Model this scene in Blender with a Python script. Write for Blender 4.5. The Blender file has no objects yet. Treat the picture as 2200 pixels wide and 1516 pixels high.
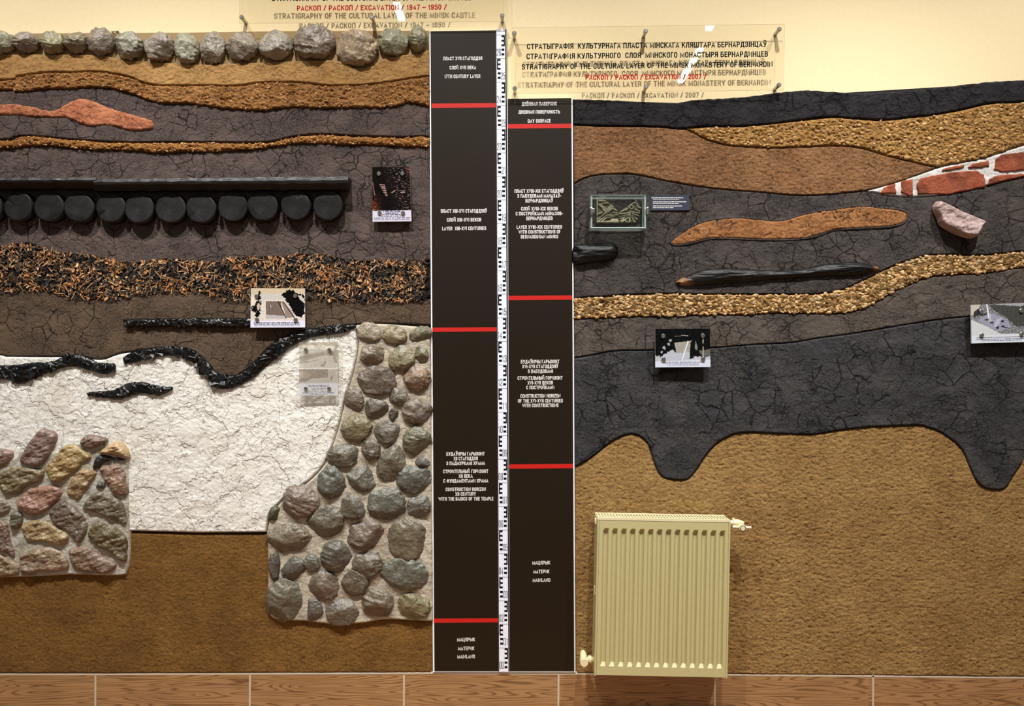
import bpy, bmesh, math, random
import numpy as np
from mathutils import Vector

# ---------------------------------------------------------------- camera, light, exposure
scene = bpy.context.scene
COL = scene.collection
S = 0.0018            # metres per photograph pixel on the wall plane
D = 3.3               # camera to wall
CX, CY, FLOOR = 1100.0, 758.0, 1524.0
CZ = (FLOOR - CY) * S
STEP = 1.6            # relief mesh spacing, in photograph pixels

cam_data = bpy.data.cameras.new('camera')
cam_data.sensor_fit = 'HORIZONTAL'
cam_data.sensor_width = 36.0
cam_data.lens = 36.0 * D / (2200 * S)
cam = bpy.data.objects.new('camera', cam_data)
cam.location = (0, -D, CZ)
cam.rotation_euler = (math.pi / 2, 0, 0)
COL.objects.link(cam)
scene.camera = cam

world = bpy.data.worlds.new('room_light')
scene.world = world
world.use_nodes = True
world.node_tree.nodes['Background'].inputs[0].default_value = (1.0, 0.985, 0.96, 1)
world.node_tree.nodes['Background'].inputs[1].default_value = 0.24

SPOTS = [(-2.05, 660), (-0.72, 610), (0.72, 610), (2.05, 660)]
for sx, power in SPOTS:
    ld = bpy.data.lights.new('ceiling_spot', 'SPOT')
    ld.energy = power
    ld.color = (1.0, 0.985, 0.96)
    ld.spot_size = math.radians(58)
    ld.spot_blend = 1.0
    ld.shadow_soft_size = 0.055
    lo = bpy.data.objects.new('ceiling_spot', ld)
    lo.location = (sx, -2.0, 4.8)
    lo.rotation_euler = (Vector((sx * 0.9, 0.0, 0.55)) - Vector(lo.location)).to_track_quat('-Z', 'Y').to_euler()
    COL.objects.link(lo)

scene.view_settings.view_transform = 'Standard'
scene.view_settings.look = 'None'
scene.view_settings.gamma = 1.0
scene.view_settings.use_curve_mapping = False
scene.view_settings.exposure = 0.0
scene.cycles.use_denoising = True
scene.cycles.transparent_max_bounces = 16
scene.cycles.max_bounces = 8

# ---------------------------------------------------------------- helpers
rng = np.random.default_rng(7)
random.seed(7)


def W(px, py, d):
    k = (D - d) / D
    return ((px - CX) * S * k, -d, CZ + (CY - py) * S * k)


def Wv(px, py, d):
    k = (D - d) / D
    return np.stack([(px - CX) * S * k, -d + 0 * px, CZ + (CY - py) * S * k], -1)


def lin(r, g, b):
    f = lambda c: (c / 255 / 12.92) if c <= 10 else ((c / 255 + 0.055) / 1.055) ** 2.4
    return (f(r), f(g), f(b), 1.0)


def lin_np(a):
    a = np.clip(a, 0, 255) / 255.0
    return np.where(a <= 0.04045, a / 12.92, ((a + 0.055) / 1.055) ** 2.4)


def mesh_np(name, verts, faces, smooth=False, attrs=None, mat_idx=None):
    """verts Nx3; faces: list of tuples or an int array Mx3 / Mx4."""
    me = bpy.data.meshes.new(name)
    verts = np.asarray(verts, dtype=np.float32)
    if isinstance(faces, np.ndarray):
        n, k = faces.shape
        me.vertices.add(len(verts))
        me.vertices.foreach_set('co', verts.ravel())
        me.loops.add(n * k)
        me.loops.foreach_set('vertex_index', faces.astype(np.int32).ravel())
        me.polygons.add(n)
        me.polygons.foreach_set('loop_start', np.arange(0, n * k, k, dtype=np.int32))
        me.polygons.foreach_set('loop_total', np.full(n, k, dtype=np.int32))
    else:
        me.from_pydata([tuple(map(float, v)) for v in verts], [], faces)
    if attrs:
        for an, arr in attrs.items():
            if arr.ndim == 1:
                a = me.attributes.new(an, 'FLOAT', 'POINT')
                a.data.foreach_set('value', arr.astype(np.float32))
            else:
                a = me.attributes.new(an, 'FLOAT_COLOR', 'POINT')
                a.data.foreach_set('color', arr.astype(np.float32).ravel())
    if mat_idx is not None:
        me.polygons.foreach_set('material_index', np.asarray(mat_idx, dtype=np.int32))
    me.update(calc_edges=True)
    me.validate()
    me.polygons.foreach_set('use_smooth', np.full(len(me.polygons), bool(smooth)))
    return me


class MB:
    """collects boxes, tubes and prisms into one mesh"""

    def __init__(self):
        self.v, self.f, self.m = [], [], []

    def add(self, vs, fs, mi=0):
        n = len(self.v)
        self.v += [tuple(map(float, v)) for v in vs]
        self.f += [tuple(n + i for i in f) for f in fs]
        self.m += [mi] * len(fs)
        return self

    def box(self, a, b, mi=0):
        x0, y0, z0 = a
        x1, y1, z1 = b
        vs = [(x0, y0, z0), (x1, y0, z0), (x1, y1, z0), (x0, y1, z0), (x0, y0, z1), (x1, y0, z1), (x1, y1, z1), (x0, y1, z1)]
        return self.add(vs, [(0, 3, 2, 1), (4, 5, 6, 7), (0, 1, 5, 4), (1, 2, 6, 5), (2, 3, 7, 6), (3, 0, 4, 7)], mi)

    def slab(self, quad, d0, d1, mi=0, mi_edge=None, at_front=True):
        """prism over a pixel polygon between depths d0 (wall side) and d1 (front)"""
        n = len(quad)
        fr = [W(x, y, d1) for x, y in quad]
        bk = [(p[0], -d0, p[2]) for p in fr]
        nn = len(self.v)
        self.v += fr + bk
        e = mi if mi_edge is None else mi_edge
        self.f.append(tuple(nn + i for i in range(n)))
        self.m.append(mi)
        self.f.append(tuple(nn + n + i for i in reversed(range(n))))
        self.m.append(mi)
        for i in range(n):
            j = (i + 1) % n
            self.f.append((nn + j, nn + i, nn + n + i, nn + n + j))
            self.m.append(e)
        return self

    def quadpx(self, quad, d, mi=0):
        n = len(self.v)
        self.v += [W(x, y, d) for x, y in quad]
        self.f.append(tuple(range(n, n + len(quad))))
        self.m.append(mi)
        return self

    def tube(self, p0, p1, r0, r1=None, n=20, caps=True, mi=0):
        r1 = r0 if r1 is None else r1
        p0, p1 = Vector(p0), Vector(p1)
        ax = (p1 - p0).normalized()
        a = ax.orthogonal().normalized()
        b = ax.cross(a)
        vs = []
        for p, r in ((p0, r0), (p1, r1)):
            for i in range(n):
                t = 2 * math.pi * i / n
                vs.append(p + (a * math.cos(t) + b * math.sin(t)) * r)
        fs = [(i, (i + 1) % n, n + (i + 1) % n, n + i) for i in range(n)]
        if caps:
            fs += [tuple(reversed(range(n))), tuple(range(n, 2 * n))]
        return self.add(vs, fs, mi)

    def lathe(self, p0, axis, prof, n=24, mi=0):
        """prof: list of (distance along axis, radius)"""
        p0, ax = Vector(p0), Vector(axis).normalized()
        a = ax.orthogonal().normalized()
        b = ax.cross(a)
        vs = []
        for t, r in prof:
            for i in range(n):
                q = 2 * math.pi * i / n
                vs.append(p0 + ax * t + (a * math.cos(q) + b * math.sin(q)) * r)
        fs = []
        for k in range(len(prof) - 1):
            for i in range(n):
                j = (i + 1) % n
                fs.append((k * n + i, k * n + j, (k + 1) * n + j, (k + 1) * n + i))
        fs += [tuple(reversed(range(n))), tuple(range((len(prof) - 1) * n, len(prof) * n))]
        return self.add(vs, fs, mi)

    def build(self, name, mats, parent=None, smooth=False, bevel=0.0):
        me = mesh_np(name, np.array(self.v), list(self.f), mat_idx=self.m)
        if smooth:
            for p in me.polygons:
                p.use_smooth = len(p.vertices) == 4
        o = link(name, me, mats, parent)
        if bevel:
            b = o.modifiers.new('edge', 'BEVEL')
            b.width = bevel
            b.segments = 2
            b.limit_method = 'ANGLE'
        return o


def link(name, me, mats, parent=None):
    o = bpy.data.objects.new(name, me)
    for m in (mats if isinstance(mats, (list, tuple)) else [mats]):
        me.materials.append(m)
    COL.objects.link(o)
    if parent is not None:
        o.parent = parent
        r = parent
        off = Vector((0, 0, 0))
        while r is not None:
            off += r.location
            r = r.parent
        o.location = -off          # mesh data is written in room coordinates
    return o


def tag(o, label, cat, group=None, kind=None):
    o['label'] = label
    o['category'] = cat
    if group:
        o['group'] = group
    if kind:
        o['kind'] = kind
    return o


def empty(name, loc, label, cat, group=None):
    o = bpy.data.objects.new(name, None)
    o.empty_display_size = 0.05
    o.location = loc
    COL.objects.link(o)
    return tag(o, label, cat, group)


def structure(o):
    o['kind'] = 'structure'
    return o


# ---------------------------------------------------------------- noise
def _h(ix, iy, s):
    x = (ix.astype(np.int64) * 374761393 + iy.astype(np.int64) * 668265263 + s * 974711 + 1013904223) & 0xFFFFFFFF
    x = ((x ^ (x >> 13)) * 1274126177) & 0xFFFFFFFF
    x = ((x ^ (x >> 16)) * 2246822519) & 0xFFFFFFFF
    x = x ^ (x >> 15)
    return (x & 0xFFFFFF).astype(np.float64) / 0xFFFFFF


def perlin(x, y, s=0):
    ix, iy = np.floor(x), np.floor(y)
    fx, fy = x - ix, y - iy
    ix, iy = ix.astype(np.int64), iy.astype(np.int64)
    ux, uy = fx * fx * fx * (fx * (fx * 6 - 15) + 10), fy * fy * fy * (fy * (fy * 6 - 15) + 10)

    def g(dx, dy):
        a = _h(ix + dx, iy + dy, s) * 2 * math.pi
        return np.cos(a) * (fx - dx) + np.sin(a) * (fy - dy)

    a = g(0, 0) * (1 - ux) + g(1, 0) * ux
    b = g(0, 1) * (1 - ux) + g(1, 1) * ux
    return (a * (1 - uy) + b * uy) * 1.5


def fbm(x, y, s=0, o=4, gain=0.5):
    t, a = 0, 1.0
    for i in range(o):
        t = t + a * perlin(x, y, s + i * 17)
        x, y, a = x * 2.03 + 11.3, y * 2.03 - 7.1, a * gain
    return t


def worley(x, y, s=0):
    ix, iy = np.floor(x).astype(np.int64), np.floor(y).astype(np.int64)
    f1 = np.full(x.shape, 9.0)
    f2 = np.full(x.shape, 9.0)
    cid = np.zeros(x.shape)
    for dx in (-1, 0, 1):
        for dy in (-1, 0, 1):
            jx, jy = ix + dx, iy + dy
            px, py = jx + _h(jx, jy, s), jy + _h(jx, jy, s + 5)
            d = np.hypot(px - x, py - y)
            c = _h(jx, jy, s + 9)
            near = d < f1
            f2 = np.where(near, f1, np.minimum(f2, d))
            cid = np.where(near, c, cid)
            f1 = np.where(near, d, f1)
    return f1, f2, cid


def sstep(a, b, x):
    t = np.clip((x - a) / (b - a), 0, 1)
    return t * t * (3 - 2 * t)


def noise3(p, s=0):
    return perlin(p[:, 0] + 3.7 * p[:, 2], p[:, 1] - 1.9 * p[:, 2], s) * 0.6 + perlin(p[:, 1] + 2.1 * p[:, 0] + 9, p[:, 2] + 0.7 * p[:, 0], s + 3) * 0.6


# ---------------------------------------------------------------- polygons
def curve(pts, step=6.0):
    """smooth open line through pixel points (Catmull-Rom)"""
    P = np.array(pts, float)
    P = np.vstack([2 * P[0] - P[1], P, 2 * P[-1] - P[-2]])
    out = []
    for i in range(1, len(P) - 2):
        p0, p1, p2, p3 = P[i - 1], P[i], P[i + 1], P[i + 2]
        n = max(1, int(np.hypot(*(p2 - p1)) / step))
        t = np.linspace(0, 1, n, endpoint=False)[:, None]
        out.append(0.5 * ((2 * p1) + (-p0 + p2) * t + (2 * p0 - 5 * p1 + 4 * p2 - p3) * t ** 2 + (-p0 + 3 * p1 - 3 * p2 + p3) * t ** 3))
    out.append(P[-2][None])
    return np.vstack(out)


def closed(pts, step=5.0):
    P = [tuple(p) for p in pts]
    c = curve([P[-1]] + P + [P[0], P[1]], step)
    # keep the span P[0]..P[0]
    d0 = np.argmin(np.hypot(*(c - np.array(P[0])).T))
    rest = c[d0:]
    k = len(rest) - 1
    d1 = 3 + np.argmin(np.hypot(*(rest[3:k + 1] - np.array(P[0])).T))
    return rest[:d1]


def band(top, bot, sm=True):
    t = curve(top) if sm else np.array(top, float)
    b = curve(bot) if sm else np.array(bot, float)
    return np.vstack([t, b[::-1]])


def rough_edge(poly, amp, sc, s=0):
    """crumbly outline"""
    n = np.roll(poly, -1, 0) - np.roll(poly, 1, 0)
    n = np.stack([n[:, 1], -n[:, 0]], 1) / (np.linalg.norm(n, axis=1, keepdims=True) + 1e-9)
    return poly + n * (amp * perlin(poly[:, 0] / sc, poly[:, 1] / sc, s))[:, None]


def signed_dist(px, py, poly):
    A = poly
    B = np.roll(poly, -1, 0)
    E = B - A
    L2 = (E ** 2).sum(1) + 1e-9
    sd = np.empty(len(px))
    nx, ny = np.empty(len(px)), np.empty(len(px))
    CH = max(2000, int(3e6 / len(poly)))
    for i in range(0, len(px), CH):
        x, y = px[i:i + CH, None], py[i:i + CH, None]
        t = np.clip(((x - A[:, 0]) * E[:, 0] + (y - A[:, 1]) * E[:, 1]) / L2, 0, 1)
        qx, qy = A[:, 0] + t * E[:, 0], A[:, 1] + t * E[:, 1]
        d2 = (qx - x) ** 2 + (qy - y) ** 2
        k = d2.argmin(1)
        r = np.arange(len(k))
        d = np.sqrt(d2[r, k])
        nx[i:i + CH], ny[i:i + CH] = qx[r, k], qy[r, k]
        c = (A[:, 1] > y) != (B[:, 1] > y)
        xi = A[:, 0] + (y - A[:, 1]) * E[:, 0] / np.where(np.abs(E[:, 1]) < 1e-9, 1e-9, E[:, 1])
        ins = ((c & (x < xi)).sum(1) % 2) == 1
        sd[i:i + CH] = np.where(ins, d, -d)
    return sd, nx, ny


def plate_mesh(name, poly, d0, T, edge, relief=None, step=None, inset=0.6, edge_floor=0.0):
    """a slab of modelled material on the wall: pixel outline, base depth d0,
    thickness T, rounded rim 'edge' pixels wide, relief(u, v, sd) -> height (m), tone"""
    step = step or STEP
    poly = np.asarray(poly, float)
    x0, y0 = poly.min(0) - step
    x1, y1 = poly.max(0) + step
    nx, ny = int((x1 - x0) / step) + 2, int((y1 - y0) / step) + 2
    gx, gy = np.meshgrid(x0 + np.arange(nx) * step, y0 + np.arange(ny) * step)
    u, v = gx.ravel(), gy.ravel()
    sd, qx, qy = signed_dist(u, v, poly)
    sd = sd - inset
    ins = sd > 0.25 * step
    I = ins.reshape(ny, nx)
    cell = I[:-1, :-1] | I[1:, :-1] | I[:-1, 1:] | I[1:, 1:]
    cj, ci = np.nonzero(cell)
    a = cj * nx + ci
    quads = np.stack([a, a + nx, a + nx + 1, a + 1], 1)
    used = np.unique(quads)
    rem = np.full(nx * ny, -1, dtype=np.int64)
    rem[used] = np.arange(len(used))
    quads = rem[quads]
    u, v, sd, qx, qy, ins = u[used], v[used], sd[used], qx[used], qy[used], ins[used]
    pu, pv = np.where(ins, u, qx), np.where(ins, v, qy)
    s = np.where(ins, sd, 0)
    t = 1 - np.clip(s / edge, 0, 1)
    prof = np.sqrt(np.clip(1 - t * t, 0, 1))
    if relief is not None:
        h, tone = relief(pu, pv, s)
    else:
        h, tone = np.zeros_like(pu), np.zeros_like(pu)
    z = T * (edge_floor + (1 - edge_floor) * prof) + h * np.clip(prof * 1.3, 0, 1)
    z = np.where(ins, np.maximum(z, 0.0004), T * edge_floor)
    k = (D - d0 - T) / D
    co = np.stack([(pu - CX) * S * k, -(d0 + z), CZ + (CY - pv) * S * k], 1)
    return mesh_np(name, co, quads, smooth=True, attrs={'tone': np.clip(tone, 0, 1)})


def plate(name, poly, d0, T, edge, relief, mat, parent=None, **kw):
    return link(name, plate_mesh(name, poly, d0, T, edge, relief, **kw), mat, parent)


# ---------------------------------------------------------------- materials
def nodes(name):
    m = bpy.data.materials.new(name)
    m.use_nodes = True
    nt = m.node_tree
    b = nt.nodes['Principled BSDF']
    return m, nt, b


def N(nt, t, **kw):
    n = nt.nodes.new(t)
    for k, v in kw.items():
        setattr(n, k, v)
    return n


def coord(nt):
    return N(nt, 'ShaderNodeTexCoord').outputs['Object']


def noise(nt, vec, scale, detail=5, rough=0.55):
    n = N(nt, 'ShaderNodeTexNoise')
    n.inputs['Scale'].default_value = scale
    n.inputs['Detail'].default_value = detail
    n.inputs['Roughness'].default_value = rough
    nt.links.new(vec, n.inputs['Vector'])
    return n.outputs['Fac']


def ramp(nt, fac, a, b):
    n = N(nt, 'ShaderNodeMapRange')
    n.inputs['From Min'].default_value = a
    n.inputs['From Max'].default_value = b
    nt.links.new(fac, n.inputs['Value'])
    return n.outputs['Result']


def mix(nt, fac, a, b, mode='MIX'):
    n = N(nt, 'ShaderNodeMix', data_type='RGBA', blend_type=mode)
    for sock, val in ((n.inputs[0], fac), (n.inputs[6], a), (n.inputs[7], b)):
        if hasattr(val, 'is_linked'):
            nt.links.new(val, sock)
        else:
            sock.default_value = val
    return n.outputs[2]


def bump(nt, h, strength, dist, normal=None):
    n = N(nt, 'ShaderNodeBump')
    n.inputs['Strength'].default_value = strength
    n.inputs['Distance'].default_value = dist
    nt.links.new(h, n.inputs['Height'])
    if normal is not None:
        nt.links.new(normal, n.inputs['Normal'])
    return n.outputs['Normal']


def attr(nt, name, out='Fac'):
    n = N(nt, 'ShaderNodeAttribute', attribute_name=name)
    return n.outputs[out]


def crack_lines(nt, vec, scale, width, warp, mask_scale, lo, hi):
    """1 inside a thin branching crack, 0 elsewhere"""
    n = N(nt, 'ShaderNodeTexNoise')
    n.inputs['Scale'].default_value = scale * 1.1
    n.inputs['Detail'].default_value = 5
    nt.links.new(vec, n.inputs['Vector'])
    sub = N(nt, 'ShaderNodeVectorMath', operation='SUBTRACT')
    sub.inputs[1].default_value = (0.5, 0.5, 0.5)
    nt.links.new(n.outputs['Color'], sub.inputs[0])
    sc = N(nt, 'ShaderNodeVectorMath', operation='SCALE')
    sc.inputs['Scale'].default_value = warp / scale
    nt.links.new(sub.outputs[0], sc.inputs[0])
    ad = N(nt, 'ShaderNodeVectorMath', operation='ADD')
    nt.links.new(vec, ad.inputs[0])
    nt.links.new(sc.outputs[0], ad.inputs[1])
    v = N(nt, 'ShaderNodeTexVoronoi', feature='DISTANCE_TO_EDGE')
    v.inputs['Scale'].default_value = scale
    nt.links.new(ad.outputs[0], v.inputs['Vector'])
    ln = ramp(nt, v.outputs['Distance'], width, width * 0.25)
    mk = ramp(nt, noise(nt, vec, mask_scale, 3), lo, hi)
    m = N(nt, 'ShaderNodeMath', operation='MULTIPLY')
    nt.links.new(ln, m.inputs[0])
    nt.links.new(mk, m.inputs[1])
    return m.outputs[0]


def earth(name, c1, c2, c3=None, s1=9, rough=0.88, fine=330, fstr=0.6, fdist=0.0016, speck=0.4, spec=0.2, mid=(70, 0.7, 0.005), cracks=None, sat=1.03, pits=None, laps=None):
    """earthen material: two pigments mottled, a third where 'tone' is high, grainy, optionally cracked"""
    m, nt, b = nodes(name)
    co = coord(nt)

    def ds(c):
        g_ = sum(c) / 3
        return lin(*[max(0, g_ + (x - g_) * sat) * 0.955 for x in c])
    f = ramp(nt, noise(nt, co, s1, 6, 0.6), 0.35, 0.65)
    c = mix(nt, f, ds(c1), ds(c2))
    g = noise(nt, co, fine, 4, 0.65)
    if speck:
        sp = ramp(nt, g, 0.3, 0.7)
        c = mix(nt, speck, c, mix(nt, sp, (0.5, 0.5, 0.5, 1), (1.4, 1.38, 1.36, 1)), 'MULTIPLY')
    if c3 is not None:
        c = mix(nt, attr(nt, 'tone'), c, ds(c3))
    nb = None
    if cracks:
        cs, wd, depth = cracks
        k1 = crack_lines(nt, co, cs, wd, 0.55, cs * 0.55, 0.47, 0.56)
        k2 = crack_lines(nt, co, cs * 2.7, wd * 1.3, 0.6, cs * 0.5, 0.56, 0.66)
        mx = N(nt, 'ShaderNodeMath', operation='MAXIMUM')
        nt.links.new(k1, mx.inputs[0])
        nt.links.new(k2, mx.inputs[1])
        inv = N(nt, 'ShaderNodeMath', operation='SUBTRACT')
        inv.inputs[0].default_value = 1.0
        nt.links.new(mx.outputs[0], inv.inputs[1])
        nb = bump(nt, inv.outputs[0], 1.0, depth, nb)
        if c3 is not None:      # shade inside a crack is put into the colour
            mm = N(nt, 'ShaderNodeMath', operation='MULTIPLY')
            mm.inputs[1].default_value = 0.8
            nt.links.new(mx.outputs[0], mm.inputs[0])
            c = mix(nt, mm.outputs[0], c, ds(c3))
    nt.links.new(c, b.inputs['Base Color'])
    b.inputs['Roughness'].default_value = rough
    b.inputs['Specular IOR Level'].default_value = spec
    if laps:        # crisp edges left by the trowel
        for q_, (ls, ld_) in enumerate(laps):
            n_ = N(nt, 'ShaderNodeTexNoise')
            n_.inputs['Scale'].default_value = ls
            n_.inputs['Detail'].default_value = 6
            n_.inputs['Roughness'].default_value = 0.55
            n_.inputs['Distortion'].default_value = 0.3
            nt.links.new(co, n_.inputs['Vector'])
            nb = bump(nt, ramp(nt, n_.outputs['Fac'], 0.49, 0.515), 1.0, ld_, nb)
    if pits:        # torn, crumbly patches
        ps_, pd_, pm_ = pits
        pk = N(nt, 'ShaderNodeMath', operation='MULTIPLY')
        nt.links.new(ramp(nt, noise(nt, co, ps_, 4, 0.6), 0.52, 0.40), pk.inputs[0])
        nt.links.new(ramp(nt, noise(nt, co, pm_, 3), 0.40, 0.72), pk.inputs[1])
        iv = N(nt, 'ShaderNodeMath', operation='SUBTRACT')
        iv.inputs[0].default_value = 1.0
        nt.links.new(pk.outputs[0], iv.inputs[1])
        nb = bump(nt, iv.outputs[0], 1.0, pd_, nb)
    if mid:
        nb = bump(nt, noise(nt, co, mid[0], 7, 0.68), mid[1], mid[2], nb)
    if fstr:
        nb = bump(nt, g, fstr, fdist, nb)
    if nb is not None:
        nt.links.new(nb, b.inputs['Normal'])
    return m


def plain(name, c, rough=0.5, metal=0.0, spec=0.5, coat=0.0, bumps=None):
    m, nt, b = nodes(name)
    co = coord(nt)
    f = noise(nt, co, 60, 4)
    k = mix(nt, f, tuple(x * 0.93 for x in lin(*c)[:3]) + (1,), tuple(min(1, x * 1.05) for x in lin(*c)[:3]) + (1,))
    nt.links.new(k, b.inputs['Base Color'])
    b.inputs['Roughness'].default_value = rough
    b.inputs['Metallic'].default_value = metal
    b.inputs['Specular IOR Level'].default_value = spec
    b.inputs['Coat Weight'].default_value = coat
    b.inputs['Coat Roughness'].default_value = 0.08
    if bumps:
        sc, st, di = bumps
        nt.links.new(bump(nt, noise(nt, co, sc, 5), st, di), b.inputs['Normal'])
    return m


def clear_acrylic(name, tint=(0.985, 0.98, 0.96), edge=False, edge_col=(235, 235, 220), body=0.55):
    """thin clear sheet: light goes straight through, the faces mirror a little"""
    m, nt, b = nodes(name)
    out = nt.nodes['Material Output']
    nt.nodes.remove(b)
    tr = N(nt, 'ShaderNodeBsdfTransparent')
    tr.inputs[0].default_value = tint + (1,)
    gl = N(nt, 'ShaderNodeBsdfGlossy')
    gl.inputs['Roughness'].default_value = 0.004
    fr = N(nt, 'ShaderNodeFresnel')
    fr.inputs['IOR'].default_value = 1.47
    ge = N(nt, 'ShaderNodeNewGeometry')
    mu = N(nt, 'ShaderNodeMath', operation='MULTIPLY')
    inv = N(nt, 'ShaderNodeMath', operation='SUBTRACT')
    inv.inputs[0].default_value = 1.0
    nt.links.new(ge.outputs['Backfacing'], inv.inputs[1])
    nt.links.new(fr.outputs[0], mu.inputs[0])
    nt.links.new(inv.outputs[0], mu.inputs[1])
    mx = N(nt, 'ShaderNodeMixShader')
    nt.links.new(mu.outputs[0], mx.inputs[0])
    nt.links.new(tr.outputs[0], mx.inputs[1])
    nt.links.new(gl.outputs[0], mx.inputs[2])
    res = mx.outputs[0]
    if edge:
        df = N(nt, 'ShaderNodeBsdfDiffuse')
        df.inputs[0].default_value = lin(*edge_col)
        m2 = N(nt, 'ShaderNodeMixShader')
        m2.inputs[0].default_value = body
        nt.links.new(res, m2.inputs[1])
        nt.links.new(df.outputs[0], m2.inputs[2])
        res = m2.outputs[0]
    nt.links.new(res, out.inputs['Surface'])
    return m


def print_mat(name, rough=0.25, alpha=1.0):
    m, nt, b = nodes(name)
    nt.links.new(attr(nt, 'Col', 'Color'), b.inputs['Base Color'])
    b.inputs['Roughness'].default_value = rough
    b.inputs['Specular IOR Level'].default_value = 0.12
    if alpha < 1:
        b.inputs['Alpha'].default_value = alpha
    return m


def stone_mat(name, rough=0.5, gloss=0.5):
    m, nt, b = nodes(name)
    co = coord(nt)
    oi = N(nt, 'ShaderNodeObjectInfo')
    col = oi.outputs['Color']
    off = N(nt, 'ShaderNodeVectorMath', operation='ADD')
    nt.links.new(co, off.inputs[0])
    nt.links.new(oi.outputs['Random'], off.inputs[1])
    v = off.outputs[0]
    n1 = ramp(nt, noise(nt, v, 26, 6, 0.65), 0.3, 0.7)
    n2 = ramp(nt, noise(nt, v, 11, 4, 0.6), 0.4, 0.62)
    n3 = noise(nt, v, 150, 4, 0.6)
    c = mix(nt, n1, mix(nt, 1.0, col, (0.6, 0.58, 0.56, 1), 'MULTIPLY'), mix(nt, 1.0, col, (1.3, 1.28, 1.24, 1), 'MULTIPLY'))
    c = mix(nt, mix(nt, n2, (0, 0, 0, 1), (0.35, 0.35, 0.35, 1)), c, mix(nt, 1.0, col, (1.1, 1.03, 0.85, 1), 'MULTIPLY'))
    c = mix(nt, 0.45, c, mix(nt, ramp(nt, n3, 0.35, 0.65), (0.5, 0.5, 0.5, 1), (1.4, 1.4, 1.4, 1)), 'MULTIPLY')
    nt.links.new(c, b.inputs['Base Color'])
    b.inputs['Roughness'].default_value = rough
    b.inputs['Specular IOR Level'].default_value = gloss
    st = N(nt, 'ShaderNodeMapping')
    st.inputs['Scale'].default_value = (30, 44, 44)
    st.inputs['Rotation'].default_value = (0, 0.5, 0)
    nt.links.new(v, st.inputs[0])
    nb = bump(nt, noise(nt, v, 15, 3, 0.5), 0.9, 0.03)
    nb = bump(nt, noise(nt, st.outputs[0], 1.0, 8, 0.6), 0.6, 0.006, nb)
    nb = bump(nt, n3, 0.6, 0.0022, nb)
    nt.links.new(nb, b.inputs['Normal'])
    return m


M = {}
M['cream'] = plain('cream_paint', (240, 220, 176), 0.7, spec=0.25, bumps=(320, 0.12, 0.001))
M['khaki'] = plain('khaki_paint', (158, 132, 92), 0.75, spec=0.3, bumps=(200, 0.2, 0.001))
M['black_board'] = plain('black_paint', (16, 16, 18), 0.7, spec=0.3)
M['ochre'] = earth('ochre_sand', (182, 142, 90), (166, 126, 76), (112, 78, 42), 8, mid=(60, 0.8, 0.006), pits=(80, 0.004, 14))
M['coarse'] = earth('coarse_sand', (164, 116, 66), (140, 94, 48), (176, 134, 86), 10, fstr=0.8, fdist=0.0025, mid=(75, 1.0, 0.007), pits=(90, 0.005, 20))
M['clay_l'] = earth('grey_brown_clay', (98, 83, 77), (82, 72, 69), (26, 23, 23), 12, cracks=(15, 0.030, 0.005), mid=(45, 0.6, 0.006), laps=[(9, 0.0022)], pits=(130, 0.0045, 9))
M['clay_b'] = earth('brown_clay', (100, 82, 65), (87, 73, 61), (28, 25, 24), 12, cracks=(15, 0.030, 0.005), mid=(45, 0.6, 0.006), laps=[(9, 0.0022)], pits=(130, 0.0045, 9))
M['terra'] = earth('terracotta_clay', (194, 126, 92), (176, 110, 78), (124, 70, 46), 14, mid=(60, 0.9, 0.007), pits=(60, 0.004, 14))
M['grav_thin'] = earth('yellow_grit', (172, 122, 66), (150, 100, 50), (100, 64, 30), 16, fdist=0.0025, mid=(75, 1.0, 0.007))
M['grav_w'] = earth('yellow_gravel_sand', (178, 138, 80), (160, 118, 64), (100, 70, 36), 10, mid=(75, 1.0, 0.006))
M['grav_b'] = earth('gravel_bed', (150, 114, 66), (126, 94, 52), (70, 50, 28), 12, mid=(75, 1.0, 0.006))
M['chipbed'] = earth('black_humus', (24, 22, 20), (34, 30, 27), (18, 16, 15), 20)
M['plaster'] = earth('white_plaster', (243, 240, 230), (236, 232, 221), (224, 214, 198), 6, fine=260, fstr=0.35, speck=0.08, rough=0.75, mid=(26, 0.8, 0.009), laps=[(8, 0.004), (19, 0.0022)], sat=0.95)
M['mortar_l'] = earth('grey_lime_mortar', (212, 209, 196), (198, 190, 166), (150, 142, 118), 9, fine=300, fstr=0.9, fdist=0.003, mid=(60, 1.0, 0.007), sat=0.9)
M['mortar_c'] = earth('sandy_lime_mortar', (214, 203, 180), (202, 188, 164), (166, 150, 126), 8, fine=300, fstr=0.9, fdist=0.003, mid=(60, 1.0, 0.007), sat=0.9)
M['sand_l'] = earth('brown_sand', (143, 105, 53), (123, 88, 44), (84, 58, 30), 5, fine=240, fdist=0.0028, fstr=0.9, mid=(85, 1.0, 0.007), pits=(110, 0.004, 30), speck=0.55)
M['sand_r'] = earth('yellow_brown_sand', (182, 146, 92), (165, 128, 78), (96, 70, 38), 5, fine=240, fdist=0.0028, fstr=0.9, mid=(70, 1.0, 0.010), pits=(100, 0.004, 26), speck=0.6)
M['black_soil'] = earth('black_soil', (50, 48, 50), (40, 38, 41), (14, 14, 16), 14, rough=0.75, cracks=(14, 0.05, 0.008), mid=(38, 1.0, 0.016), pits=(70, 0.006, 10))
M['orange'] = earth('orange_brown_sand', (164, 122, 84), (146, 104, 70), (84, 58, 38), 7, fine=260, fdist=0.0028, fstr=0.9, mid=(80, 1.0, 0.009), pits=(75, 0.009, 13), speck=0.6)
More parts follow.
